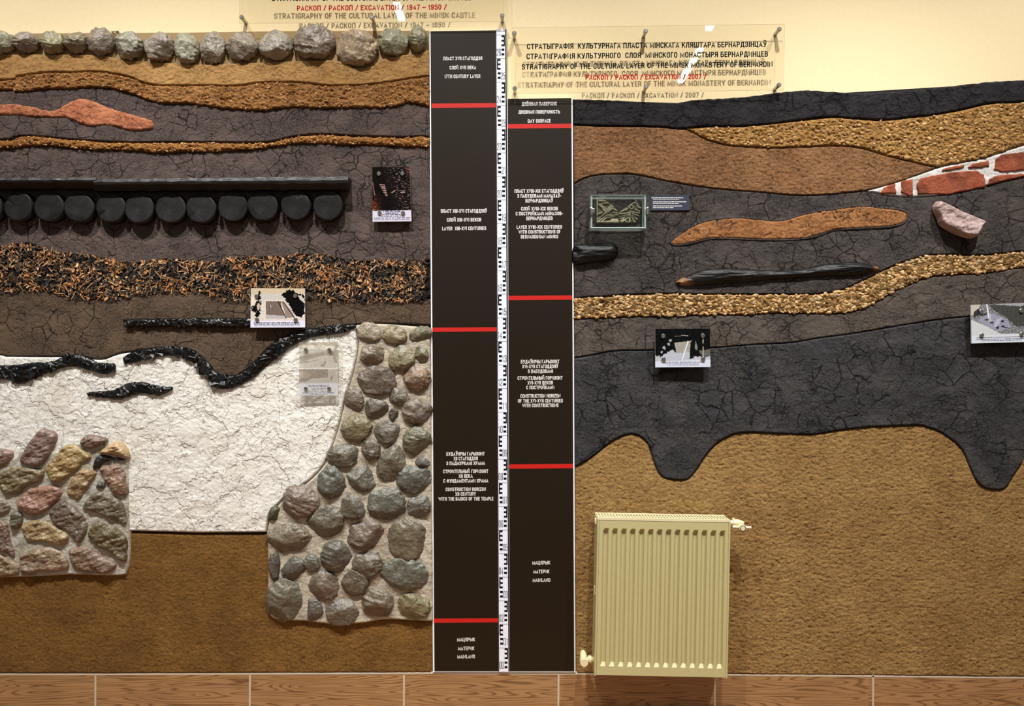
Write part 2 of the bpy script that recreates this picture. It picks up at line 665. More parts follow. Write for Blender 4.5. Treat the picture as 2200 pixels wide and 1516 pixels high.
M['clay_r'] = earth('dark_clay', (86, 78, 73), (68, 64, 63), (20, 18, 19), 11, cracks=(14, 0.032, 0.006), mid=(42, 0.85, 0.009), laps=[(9, 0.003)], pits=(120, 0.006, 8))
M['clay_r2'] = earth('grey_clay', (102, 92, 83), (84, 78, 73), (26, 24, 24), 9, cracks=(14, 0.032, 0.006), mid=(42, 0.85, 0.009), laps=[(9, 0.003)], pits=(120, 0.006, 8))
M['char_clay'] = earth('charcoal_clay', (76, 74, 74), (58, 58, 60), (16, 16, 18), 9, cracks=(13, 0.034, 0.007), mid=(42, 0.9, 0.010), laps=[(9, 0.0035)], pits=(120, 0.006, 8))
M['lens'] = earth('orange_clay', (174, 122, 78), (156, 106, 65), (84, 54, 32), 10, mid=(70, 0.9, 0.008), pits=(80, 0.007, 14))
M['brick'] = earth('red_brick', (172, 98, 70), (148, 78, 54), (90, 46, 34), 26, mid=(50, 1.0, 0.009))
M['white_mortar'] = earth('white_mortar', (238, 235, 230), (226, 221, 214), (180, 172, 160), 14, fine=260, fstr=0.9, fdist=0.003, speck=0.15, mid=(60, 1.0, 0.006), sat=0.9)
M['stone'] = stone_mat('weathered_stone', 0.38, 0.6)
M['stone_dry'] = stone_mat('dry_stone', 0.6, 0.4)
M['charcoal'] = plain('glossy_charcoal', (6, 6, 7), 0.36, spec=0.45, bumps=(60, 0.3, 0.004))
M['charred'] = plain('charred_wood', (9, 9, 9), 0.36, spec=0.45, bumps=(90, 0.4, 0.003))
M['silver'] = plain('brushed_steel', (176, 174, 168), 0.3, 1.0)
M['white'] = plain('white_board', (232, 234, 240), 0.5, spec=0.3)
M['staff'] = plain('staff_white', (232, 236, 248), 0.5, spec=0.25)
M['ink'] = plain('black_ink', (10, 10, 13), 0.6, spec=0.12)
M['ink_red'] = plain('red_ink', (196, 26, 18), 0.5, spec=0.4)
M['ink_sign_red'] = plain('sign_red_ink', (172, 20, 14), 0.6, spec=0.12)
M['ink_white'] = plain('white_ink', (226, 222, 218), 0.5, spec=0.3)
M['brown_print'] = plain('dark_brown_print', (30, 21, 9), 0.46, spec=0.26)
M['rad'] = plain('beige_enamel', (190, 181, 131), 0.42, spec=0.35)
M['rad_light'] = plain('cream_enamel', (226, 214, 172), 0.35, spec=0.5)
M['dark_in'] = plain('dark_interior', (24, 22, 17), 0.8)
M['acrylic'] = clear_acrylic('clear_acrylic')
M['acrylic_edge'] = clear_acrylic('clear_acrylic_edge', edge=True)
M['glass'] = clear_acrylic('case_glass', (0.975, 0.985, 0.98))
M['glass_edge'] = clear_acrylic('case_glass_edge', (0.86, 0.92, 0.9), True, (196, 212, 206), 0.7)
M['glass_side'] = clear_acrylic('case_side_glass', (0.93, 0.96, 0.95), True, (150, 170, 164), 0.22)
M['print'] = print_mat('photo_print', 0.3)
M['print_clear'] = print_mat('translucent_photo_print', 0.3, 0.62)
M['navy'] = plain('navy_card', (44, 48, 66), 0.5)
M['grout'] = plain('pale_grout', (196, 180, 158), 0.8)


def chip_mat():
    m, nt, b = nodes('wood_chip')
    c = mix(nt, ramp(nt, noise(nt, coord(nt), 120, 4), 0.3, 0.7), (0.7, 0.68, 0.66, 1), (1.2, 1.2, 1.2, 1))
    nt.links.new(mix(nt, 1.0, attr(nt, 'Col', 'Color'), c, 'MULTIPLY'), b.inputs['Base Color'])
    b.inputs['Roughness'].default_value = 0.7
    return m


M['chip'] = chip_mat()


def log_mat():
    m, nt, b = nodes('charred_log_end')
    co = coord(nt)
    w = N(nt, 'ShaderNodeTexWave', wave_type='RINGS', rings_direction='Y')
    w.inputs['Scale'].default_value = 74
    w.inputs['Distortion'].default_value = 5.5
    w.inputs['Detail'].default_value = 2
    w.inputs['Detail Scale'].default_value = 0.25
    nt.links.new(co, w.inputs['Vector'])
    f = ramp(nt, noise(nt, co, 22, 4), 0.35, 0.65)
    c = mix(nt, f, lin(8, 8, 8), lin(22, 21, 20))
    rg = N(nt, 'ShaderNodeMath', operation='MULTIPLY')
    nt.links.new(w.outputs['Fac'], rg.inputs[0])
    nt.links.new(f, rg.inputs[1])
    c = mix(nt, rg.outputs[0], c, lin(30, 29, 28))
    nt.links.new(c, b.inputs['Base Color'])
    b.inputs['Roughness'].default_value = 0.6
    b.inputs['Specular IOR Level'].default_value = 0.25
    nb = bump(nt, rg.outputs[0], 0.35, 0.0012)
    nt.links.new(bump(nt, noise(nt, co, 70, 4), 0.35, 0.002, nb), b.inputs['Normal'])
    return m


M['log_end'] = log_mat()


def grain_mat(name, c1, c2, sx, sz, bands, rough=0.5, axis_tile=None, bstr=0.2):
    """contour-figure wood grain running along x; optional per-tile offset"""
    m, nt, b = nodes(name)
    co = coord(nt)
    sep = N(nt, 'ShaderNodeSeparateXYZ')
    nt.links.new(co, sep.inputs[0])
    comb = N(nt, 'ShaderNodeCombineXYZ')

    def math_(op, a, bb):
        n = N(nt, 'ShaderNodeMath', operation=op)
        for s_, v_ in ((n.inputs[0], a), (n.inputs[1], bb)):
            if hasattr(v_, 'is_linked'):
                nt.links.new(v_, s_)
            else:
                s_.default_value = v_
        return n.outputs[0]

    nt.links.new(math_('MULTIPLY', sep.outputs[0], sx), comb.inputs[0])
    nt.links.new(math_('MULTIPLY', sep.outputs[2], sz), comb.inputs[2])
    if axis_tile:
        x0, w = axis_tile
        idx = math_('FLOOR', math_('DIVIDE', math_('SUBTRACT', sep.outputs[0], x0), w), 0.0)
        nt.links.new(math_('MULTIPLY', idx, 7.31), comb.inputs[1])
    else:
        nt.links.new(math_('MULTIPLY', sep.outputs[1], sz), comb.inputs[1])
    n1 = noise(nt, comb.outputs[0], 1.0, 1.5, 0.4)
    fr = math_('FRACT', math_('MULTIPLY', n1, bands), 0.0)
    tri = math_('ABSOLUTE', math_('SUBTRACT', fr, 0.5), 0.0)
    line = ramp(nt, tri, 0.48, 0.26)
    fib = N(nt, 'ShaderNodeMapping')
    fib.inputs['Scale'].default_value = (sx * 3, 60, sz * 14)
    nt.links.new(co, fib.inputs[0])
    f2 = ramp(nt, noise(nt, fib.outputs[0], 1.0, 5), 0.3, 0.7)
    big = ramp(nt, noise(nt, co, 6, 3), 0.3, 0.7)
    c = mix(nt, line, lin(*c2), lin(*c1))
    c = mix(nt, 0.3, c, mix(nt, f2, (0.6, 0.58, 0.55, 1), (1.3, 1.28, 1.25, 1)), 'MULTIPLY')
    c = mix(nt, 0.3, c, mix(nt, big, (0.75, 0.72, 0.7, 1), (1.2, 1.2, 1.2, 1)), 'MULTIPLY')
    nt.links.new(c, b.inputs['Base Color'])
    b.inputs['Roughness'].default_value = rough
    nt.links.new(bump(nt, line, bstr, 0.001), b.inputs['Normal'])
    return m


M['tile'] = grain_mat('wood_look_tile', (164, 126, 84), (116, 82, 48), 1.7, 24, 19.0, 0.45,
                      ((205 - CX) * S, 331.6 * S))
M['floor'] = grain_mat('wood_look_floor', (166, 120, 76), (112, 74, 42), 1.4, 5, 9.0, 0.4)
M['char_plank'] = grain_mat('charred_plank_grain', (30, 28, 27), (12, 11, 11), 4, 60, 8, 0.5, bstr=0.5)
M['bog_wood'] = grain_mat('blackened_wood_grain', (24, 23, 23), (10, 10, 11), 5, 60, 9, 0.3, bstr=0.8)

# ---------------------------------------------------------------- reliefs


def r_clay(seed, crumb=0.0, amp=1.0, crk=1.0, cs=52):
    def f(u, v, sd):
        wx, wy = 9 * fbm(u / 34, v / 34, seed + 1, 3), 9 * fbm(u / 34, v / 34, seed + 2, 3)
        base = 1.6e-3 * fbm(u / 70, v / 46, seed + 3, 3) + 0.55e-3 * fbm(u / 15, v / 11, seed + 4, 3)
        # trowel laps: stepped low plates
        f1, f2, cid = worley((u + 2 * wx) / 62, (v + 2 * wy) / 34, seed + 5)
        base = base + 1.1e-3 * (cid - 0.5) * sstep(0.0, 0.10, f2 - f1)
        base = base + 0.45e-3 * fbm(u / 5.5, v / 4.5, seed + 21, 2)
        # drying cracks
        g1, g2, _ = worley((u + wx) / cs, (v + wy) / (cs * 0.85), seed + 6)
        m1 = sstep(-0.12, 0.22, perlin(u / 48, v / 48, seed + 7))
        c1 = (1 - sstep(0.008, 0.04, g2 - g1)) * m1
        k1, k2, _ = worley((u + wx * 1.4) / 17, (v + wy * 1.4) / 16, seed + 8)
        m2 = sstep(0.18, 0.5, perlin(u / 75, v / 60, seed + 9) + 0.3 * crumb)
        c2 = (1 - sstep(0.02, 0.15, k2 - k1)) * m2
        # crumbly patches
        w1, w2, _ = worley(u / 5.2, v / 4.6, seed + 10)
        m3 = sstep(0.22 - crumb, 0.55 - crumb, fbm(u / 90, v / 70, seed + 11, 2))
        base = base + 1.5e-3 * m3 * (0.5 - w1)
        h = amp * base - 2.2e-3 * crk * np.maximum(c1, 0.8 * c2)
        tone = 0.35 * np.maximum(c1, 0.7 * c2) * crk  # cracks also tinted darker here, their shade carried by the colour
        return h, tone
    return f


def r_sand(seed, amp=1.0, lines=0.0, grain=5.0):
    def f(u, v, sd):
        h = 1.5e-3 * fbm(u / 80, v / 50, seed, 3)
        w1, _, cid = worley(u / grain, v / grain, seed + 1)
        h = h + amp * 1.1e-3 * (0.55 - w1) * (0.5 + cid)
        h = h + amp * 1.5e-3 * fbm(u / 12, v / 7, seed + 2, 4, 0.65)
        pits = sstep(0.3, 0.55, fbm(u / 9, v / 6, seed + 6, 2))
        h = h - amp * 1.3e-3 * pits
        if lines:
            q = v + 14 * fbm(u / 130, v / 60, seed + 3, 2) + 5 * perlin(u / 30, v / 16, seed + 8)
            ln = 1 - sstep(0.0, 0.16, np.abs(perlin(u / 75, q / 6.5, seed + 4)))
            ln = ln * sstep(-0.1, 0.2, perlin(u / 28, v / 14, seed + 5))
            h = h - lines * 2.2e-3 * ln
            return h, 0.3 * ln + 0.25 * pits
        return h, 0.3 * pits
    return f


def r_coarse(seed):
    def f(u, v, sd):
        h = 2.6e-3 * fbm(u / 24, v / 13, seed, 4, 0.65)
        peb = np.zeros_like(u)
        for q, (sx, sy, a) in enumerate(((10, 7, 3.4e-3), (6, 4.6, 2.6e-3), (4, 3.4, 1.8e-3))):
            w1, w2, cid = worley(u / sx + 0.35 * perlin(u / 9, v / 9, seed + 7 + q), v / sy, seed + 1 + q)
            p = np.sqrt(np.clip(1 - (w1 / 0.6) ** 2, 0, 1)) * (cid > 0.35)
            h = h + a * p * (0.35 + 0.8 * cid)
            peb = np.maximum(peb, p * (cid > 0.78))
        pit = sstep(0.25, 0.6, fbm(u / 8, v / 5, seed + 20, 2))
        return h - 3.0e-3 * pit, 0.6 * peb
    return f


def r_terra(seed):
    def f(u, v, sd):
        h = 1.8e-3 * fbm(u / 30, v / 14, seed, 4, 0.6)
        q = v * 0.9 - u * 0.45 + 8 * fbm(u / 40, v / 40, seed + 3, 2)
        ln = 1 - sstep(0.0, 0.17, np.abs(perlin((u + v * 0.3) / 22, q / 7.5, seed + 4)))
        ln = ln * sstep(-0.25, 0.15, perlin(u / 14, v / 12, seed + 5))
        return h - 2.4e-3 * ln, 0.35 * ln
    return f


def r_plaster(seed):
    def f(u, v, sd):
        wx, wy = 12 * fbm(u / 40, v / 40, seed, 3), 12 * fbm(u / 40, v / 40, seed + 1, 3)
        h = 1.6e-3 * fbm(u / 60, v / 60, seed + 2, 4)
        g1, g2, cid = worley((u + 2.4 * wx) / 46, (v + 2.4 * wy) / 40, seed + 3)
        h = h + 2.6e-3 * (cid - 0.5) * sstep(0.0, 0.09, g2 - g1)
        k1, k2, ck = worley((u + 1.6 * wx) / 17, (v + 1.6 * wy) / 13, seed + 4)
        m = sstep(-0.1, 0.3, fbm(u / 60, v / 50, seed + 5, 2))
        h = h + 2.0e-3 * m * (ck - 0.5) * sstep(0.0, 0.14, k2 - k1)
        rg = 1 - np.abs(perlin((u + wx) / 26 + v / 40, (v - u * 0.5 + wy) / 15, seed + 6)) * 4
        h = h + 1.3e-3 * np.clip(rg, 0, 1) * sstep(0.0, 0.3, perlin(u / 40, v / 40, seed + 7))
        h = h + 0.5e-3 * fbm(u / 7, v / 6, seed + 8, 2)
        return h, 0.5 * sstep(0.25, 0.7, fbm(u / 85, v / 70, seed + 9, 3))
    return f


def r_mortar(seed, amp=1.0):
    def f(u, v, sd):
        h = 2.5e-3 * fbm(u / 22, v / 22, seed, 4, 0.6)
        w1, _, cid = worley(u / 4.2, v / 4.2, seed + 1)
        return amp * (h + 1.6e-3 * (0.5 - w1)), 0.5 * sstep(0.0, 0.5, fbm(u / 50, v / 50, seed + 2, 2))
    return f


def r_lumps(seed, amp=0.008, sc=15):
    def f(u, v, sd):
        w1, w2, cid = worley(u / sc + 0.4 * perlin(u / sc, v / sc, seed + 3), v / (sc * 0.8), seed)
        fac = (u * np.cos(cid * 6.3) + v * np.sin(cid * 6.3)) / sc
        fac = fac - np.floor(fac)
        h = amp * (cid - 0.4) * sstep(0, 0.08, w2 - w1) + amp * 0.5 * (fac - 0.5)
        return h, cid
    return f


def r_lens(seed):
    def f(u, v, sd):
        h, t = r_sand(seed, 0.8, 0)(u, v, sd)
        q = u * 0.9 + v * 0.25 + 6 * fbm(u / 30, v / 30, seed + 3, 2)
        ln = (1 - sstep(0, 0.2, np.abs(perlin(q / 7.5, v / 24, seed + 4)))) * sstep(0.05, 0.35, fbm(u / 60, v / 28, seed + 5, 2) + 0.25 * (u < 1600))
        return h - 4.5e-3 * ln, np.maximum(t, 0.6 * ln)
    return f


# ---------------------------------------------------------------- scatter meshes
def ico(sub):
    bm = bmesh.new()
    bmesh.ops.create_icosphere(bm, subdivisions=sub, radius=1.0)
    v = np.array([x.co[:] for x in bm.verts])
    f = np.array([[x.index for x in q.verts] for q in bm.faces])
    bm.free()
    return v, f


ICO1 = ico(2)
ICO4 = ico(5)


def inside_pts(poly, n, margin, seed):
    r = np.random.default_rng(seed)
    lo, hi = poly.min(0), poly.max(0)
    out = np.zeros((0, 2))
    while len(out) < n:
        p = lo + r.random((n * 3, 2)) * (hi - lo)
        sd, _, _ = signed_dist(p[:, 0], p[:, 1], poly)
        out = np.vstack([out, p[sd > margin]])
    return out[:n]


def pebbles(name, poly, n, d, size, cols, seed, parent, flat=0.6, margin=2.0, mat=None):
    """loose pebbles pressed into a bed: n ellipsoids in one mesh"""
    r = np.random.default_rng(seed)
    P = inside_pts(poly, n, margin, seed)
    V, F = ICO1
    nv = len(V)
    sz = size[0] + (size[1] - size[0]) * r.random(n) ** 2.2
    ang = r.normal(0, 0.5, n)
    sx, sy = sz * (0.9 + 0.5 * r.random(n)), sz * (0.6 + 0.3 * r.random(n))
    ca, sa = np.cos(ang), np.sin(ang)
    k = (D - d) / D
    loc = np.empty((n, nv, 3))
    wob = 1 + 0.5 * (r.random((n, nv)) - 0.5)
    lx, ly, lz = V[None, :, 0] * sx[:, None] * wob, V[None, :, 2] * sy[:, None] * wob, V[None, :, 1] * (sz * flat)[:, None]
    qx = P[:, :1] + lx * ca[:, None] - ly * sa[:, None]
    qy = P[:, 1:] + lx * sa[:, None] + ly * ca[:, None]
    loc[..., 0] = (qx - CX) * S * k
    loc[..., 1] = -d + lz * S * k
    loc[..., 2] = CZ + (CY - qy) * S * k
    faces = (F[None] + (np.arange(n) * nv)[:, None, None]).reshape(-1, 3)
    C = np.array([lin(*c)[:3] for c in cols])
    col = C[r.integers(0, len(C), n)] * (0.8 + 0.4 * r.random((n, 1)))
    col = np.concatenate([col, np.ones((n, 1))], 1)
    col = np.repeat(col, nv, 0)
    o = link(name, mesh_np(name, loc.reshape(-1, 3), faces, True, {'Col': col}), mat or M['chip'], parent)
    o['kind'] = 'stuff'
    return o


def chips(name, poly, n, d, seed, parent, cols, probs, size=(6, 22)):
    r = np.random.default_rng(seed)
    P = inside_pts(poly, n, -3.0, seed)
    P[:, 0] = np.where(P[:, 0] > 913, 1826 - P[:, 0] - 20 * r.random(n), P[:, 0])
    L = size[0] + (size[1] - size[0]) * r.random(n) ** 2.0
    Wd = np.clip(L * (0.07 + 0.12 * r.random(n)), 0.8, 2.2)
    flat = r.random(n) < 0.24
    L = np.where(flat, 5 + 5 * r.random(n), L)
    Wd = np.where(flat, 3 + 2.6 * r.random(n), Wd)
    T = 0.5 + 0.7 * r.random(n)
    a = r.random(n) * math.pi * 2
    tilt = np.clip(r.normal(0, 0.3, n), -0.5, 0.5)
    dd = d + 0.003 + r.random(n) * 0.010
    base = np.array([(x, y, z) for x in (-.5, .5) for y in (-.5, .5) for z in (-.5, .5)])
    l = base[None, :, 0] * L[:, None]
    w = base[None, :, 1] * Wd[:, None] * (1 - 0.35 * (base[None, :, 0] > 0))
    t = base[None, :, 2] * T[:, None] + l * np.sin(tilt)[:, None]
    l = l * np.cos(tilt)[:, None]
    ca, sa = np.cos(a)[:, None], np.sin(a)[:, None]
    qx, qy = P[:, :1] + l * ca - w * sa, P[:, 1:] + l * sa + w * ca
    k = (D - dd)[:, None] / D
    co = np.stack([(qx - CX) * S * k, -dd[:, None] - t * S, CZ + (CY - qy) * S * k], -1).reshape(-1, 3)
    q = np.array([(0, 1, 3, 2), (4, 6, 7, 5), (0, 4, 5, 1), (2, 3, 7, 6), (0, 2, 6, 4), (1, 5, 7, 3)])
    faces = (q[None] + (np.arange(n) * 8)[:, None, None]).reshape(-1, 4)
    C = np.array([lin(*c)[:3] for c in cols])
    # golden patches come in drifts
    pn = perlin(P[:, 0] / 38, P[:, 1] / 26, seed)
    pr = np.clip(r.random(n) + 0.45 * pn, 0, 0.999)
    ci = np.searchsorted(np.cumsum(probs), pr)
    ci = np.clip(ci, 0, len(C) - 1)
    col = C[ci] * (0.75 + 0.5 * r.random((n, 1)))
    col = np.repeat(np.concatenate([col, np.ones((n, 1))], 1), 8, 0)
    o = link(name, mesh_np(name, co, faces, False, {'Col': col}), M['chip'], parent)
    o['kind'] = 'stuff'
    return o


def shards(name, line, halfw, n, d, seed, parent, size=(9, 22)):
    """broken charcoal pieces along a strip"""
    r = np.random.default_rng(seed)
    idx = r.random(n) * (len(line) - 1)
    i0 = idx.astype(int)
    fr = (idx - i0)[:, None]
    P = line[i0] * (1 - fr) + line[np.minimum(i0 + 1, len(line) - 1)] * fr
    hw = np.interp(idx, np.arange(len(halfw)), halfw)
    T = line[np.minimum(i0 + 1, len(line) - 1)] - line[np.maximum(i0 - 1, 0)]
    T = T / (np.linalg.norm(T, axis=1, keepdims=True) + 1e-9)
    Nn = np.stack([-T[:, 1], T[:, 0]], 1)
    P = P + Nn * ((r.random(n) * 2 - 1) * 0.45 * hw)[:, None]
    mb_v, mb_f = [], []
    cube = np.array([(x, y, z) for x in (-.5, .5) for y in (-.5, .5) for z in (-.5, .5)])
    q = [(0, 1, 3, 2), (4, 6, 7, 5), (0, 4, 5, 1), (2, 3, 7, 6), (0, 2, 6, 4), (1, 5, 7, 3)]
    for i in range(n):
        sz = size[0] + (size[1] - size[0]) * r.random() ** 1.6
        sz = min(sz, hw[i] * 1.55)
        dim = np.array([sz, sz * (0.45 + 0.35 * r.random()), sz * (0.3 + 0.25 * r.random())])
        c = cube * dim * (0.6 + 0.5 * r.random((8, 3)))
        ang = r.normal(0, 0.9)
        tx, ty = r.normal(0, 0.3), r.normal(0, 0.3)
        Rz = np.array([[math.cos(ang), -math.sin(ang), 0], [math.sin(ang), math.cos(ang), 0], [0, 0, 1]])
        Rx = np.array([[1, 0, 0], [0, math.cos(tx), -math.sin(tx)], [0, math.sin(tx), math.cos(tx)]])
        Ry = np.array([[math.cos(ty), 0, math.sin(ty)], [0, 1, 0], [-math.sin(ty), 0, math.cos(ty)]])
        c = c @ (Rz @ Rx @ Ry).T
        a0 = math.atan2(T[i, 1], T[i, 0])
        x = P[i, 0] + c[:, 0] * math.cos(a0) - c[:, 1] * math.sin(a0)
        y = P[i, 1] + c[:, 0] * math.sin(a0) + c[:, 1] * math.cos(a0)
        dp = d + c[:, 2] * S
        k = (D - d) / D
        nn = len(mb_v)
        mb_v += [((x[j] - CX) * S * k, -dp[j], CZ + (CY - y[j]) * S * k) for j in range(8)]
        mb_f += [tuple(nn + t for t in f) for f in q]
    o = link(name, mesh_np(name, np.array(mb_v), mb_f), M['charcoal'], parent)
    b = o.modifiers.new('edge', 'BEVEL')
    b.width = 0.0012
    b.segments = 1
    o['kind'] = 'stuff'
    return o


def grey(c, k=0.7):
    g_ = sum(c) / 3
    return lin(*[(g_ + (x - g_) * k) * t_ for x, t_ in zip(c, (1.03, 1.0, 0.93))])


def boulder(name, cx, cy, rx, ry, rot, depth, d, col, seed, parent=None, facets=9, bumpy=0.10, mat='stone', cut=(0.72, 0.95)):
    """a rounded field stone, centre at depth d"""
    r = np.random.default_rng(seed)
    V, F = ICO4
    n = V.copy()
    rad = 1 + bumpy * noise3(n * 1.5 + seed * 1.7, seed) + 0.05 * noise3(n * 3.7 + seed, seed + 1)
    for i in range(facets):
        m = r.normal(0, 1, 3)
        m[1] = -abs(m[1]) * 0.9
        m /= np.linalg.norm(m)
        c = cut[0] + (cut[1] - cut[0]) * r.random()
        if abs(m[1]) < 0.45:
            c = max(c, 0.92)
        dt = n @ m
        lim = np.where(dt > 0.05, c / np.maximum(dt, 0.05), 9)
        rad = np.where(rad > lim, rad - (rad - lim) * 0.82, rad)
    rad = rad + 0.018 * noise3(n * 9 + seed, seed + 2) + 0.012 * noise3(n * 19, seed + 5)
    p = n * rad[:, None]
    # keep the measured outline: mean silhouette radius 1
    aa = np.arctan2(p[:, 2], p[:, 0])
    rr_ = np.hypot(p[:, 0], p[:, 2])
    bins = ((aa + math.pi) / (2 * math.pi) * 36).astype(int) % 36
    sil = np.array([rr_[bins == q].max() for q in range(36)])
    p[:, [0, 2]] /= sil.mean() * 0.99
    r2 = np.hypot(p[:, 0], p[:, 2])
    lim = 1.06
    p[:, [0, 2]] *= np.where(r2 > lim, lim / np.maximum(r2, 1e-6), 1)[:, None]
    k = (D - d) / D
    a = math.radians(rot)
    x, z = p[:, 0] * rx, p[:, 2] * ry
    X, Z = x * math.cos(a) - z * math.sin(a), x * math.sin(a) + z * math.cos(a)
    loc = W(cx, cy, d)
    co = np.stack([X * S * k + loc[0], loc[1] + p[:, 1] * depth, Z * S * k + loc[2]], 1)
    me = mesh_np(name, co, F, True)
    o = link(name, me, M[mat], parent)
    o.color = grey(tuple(min(255, x * 1.02) for x in col), 0.75)
    return o


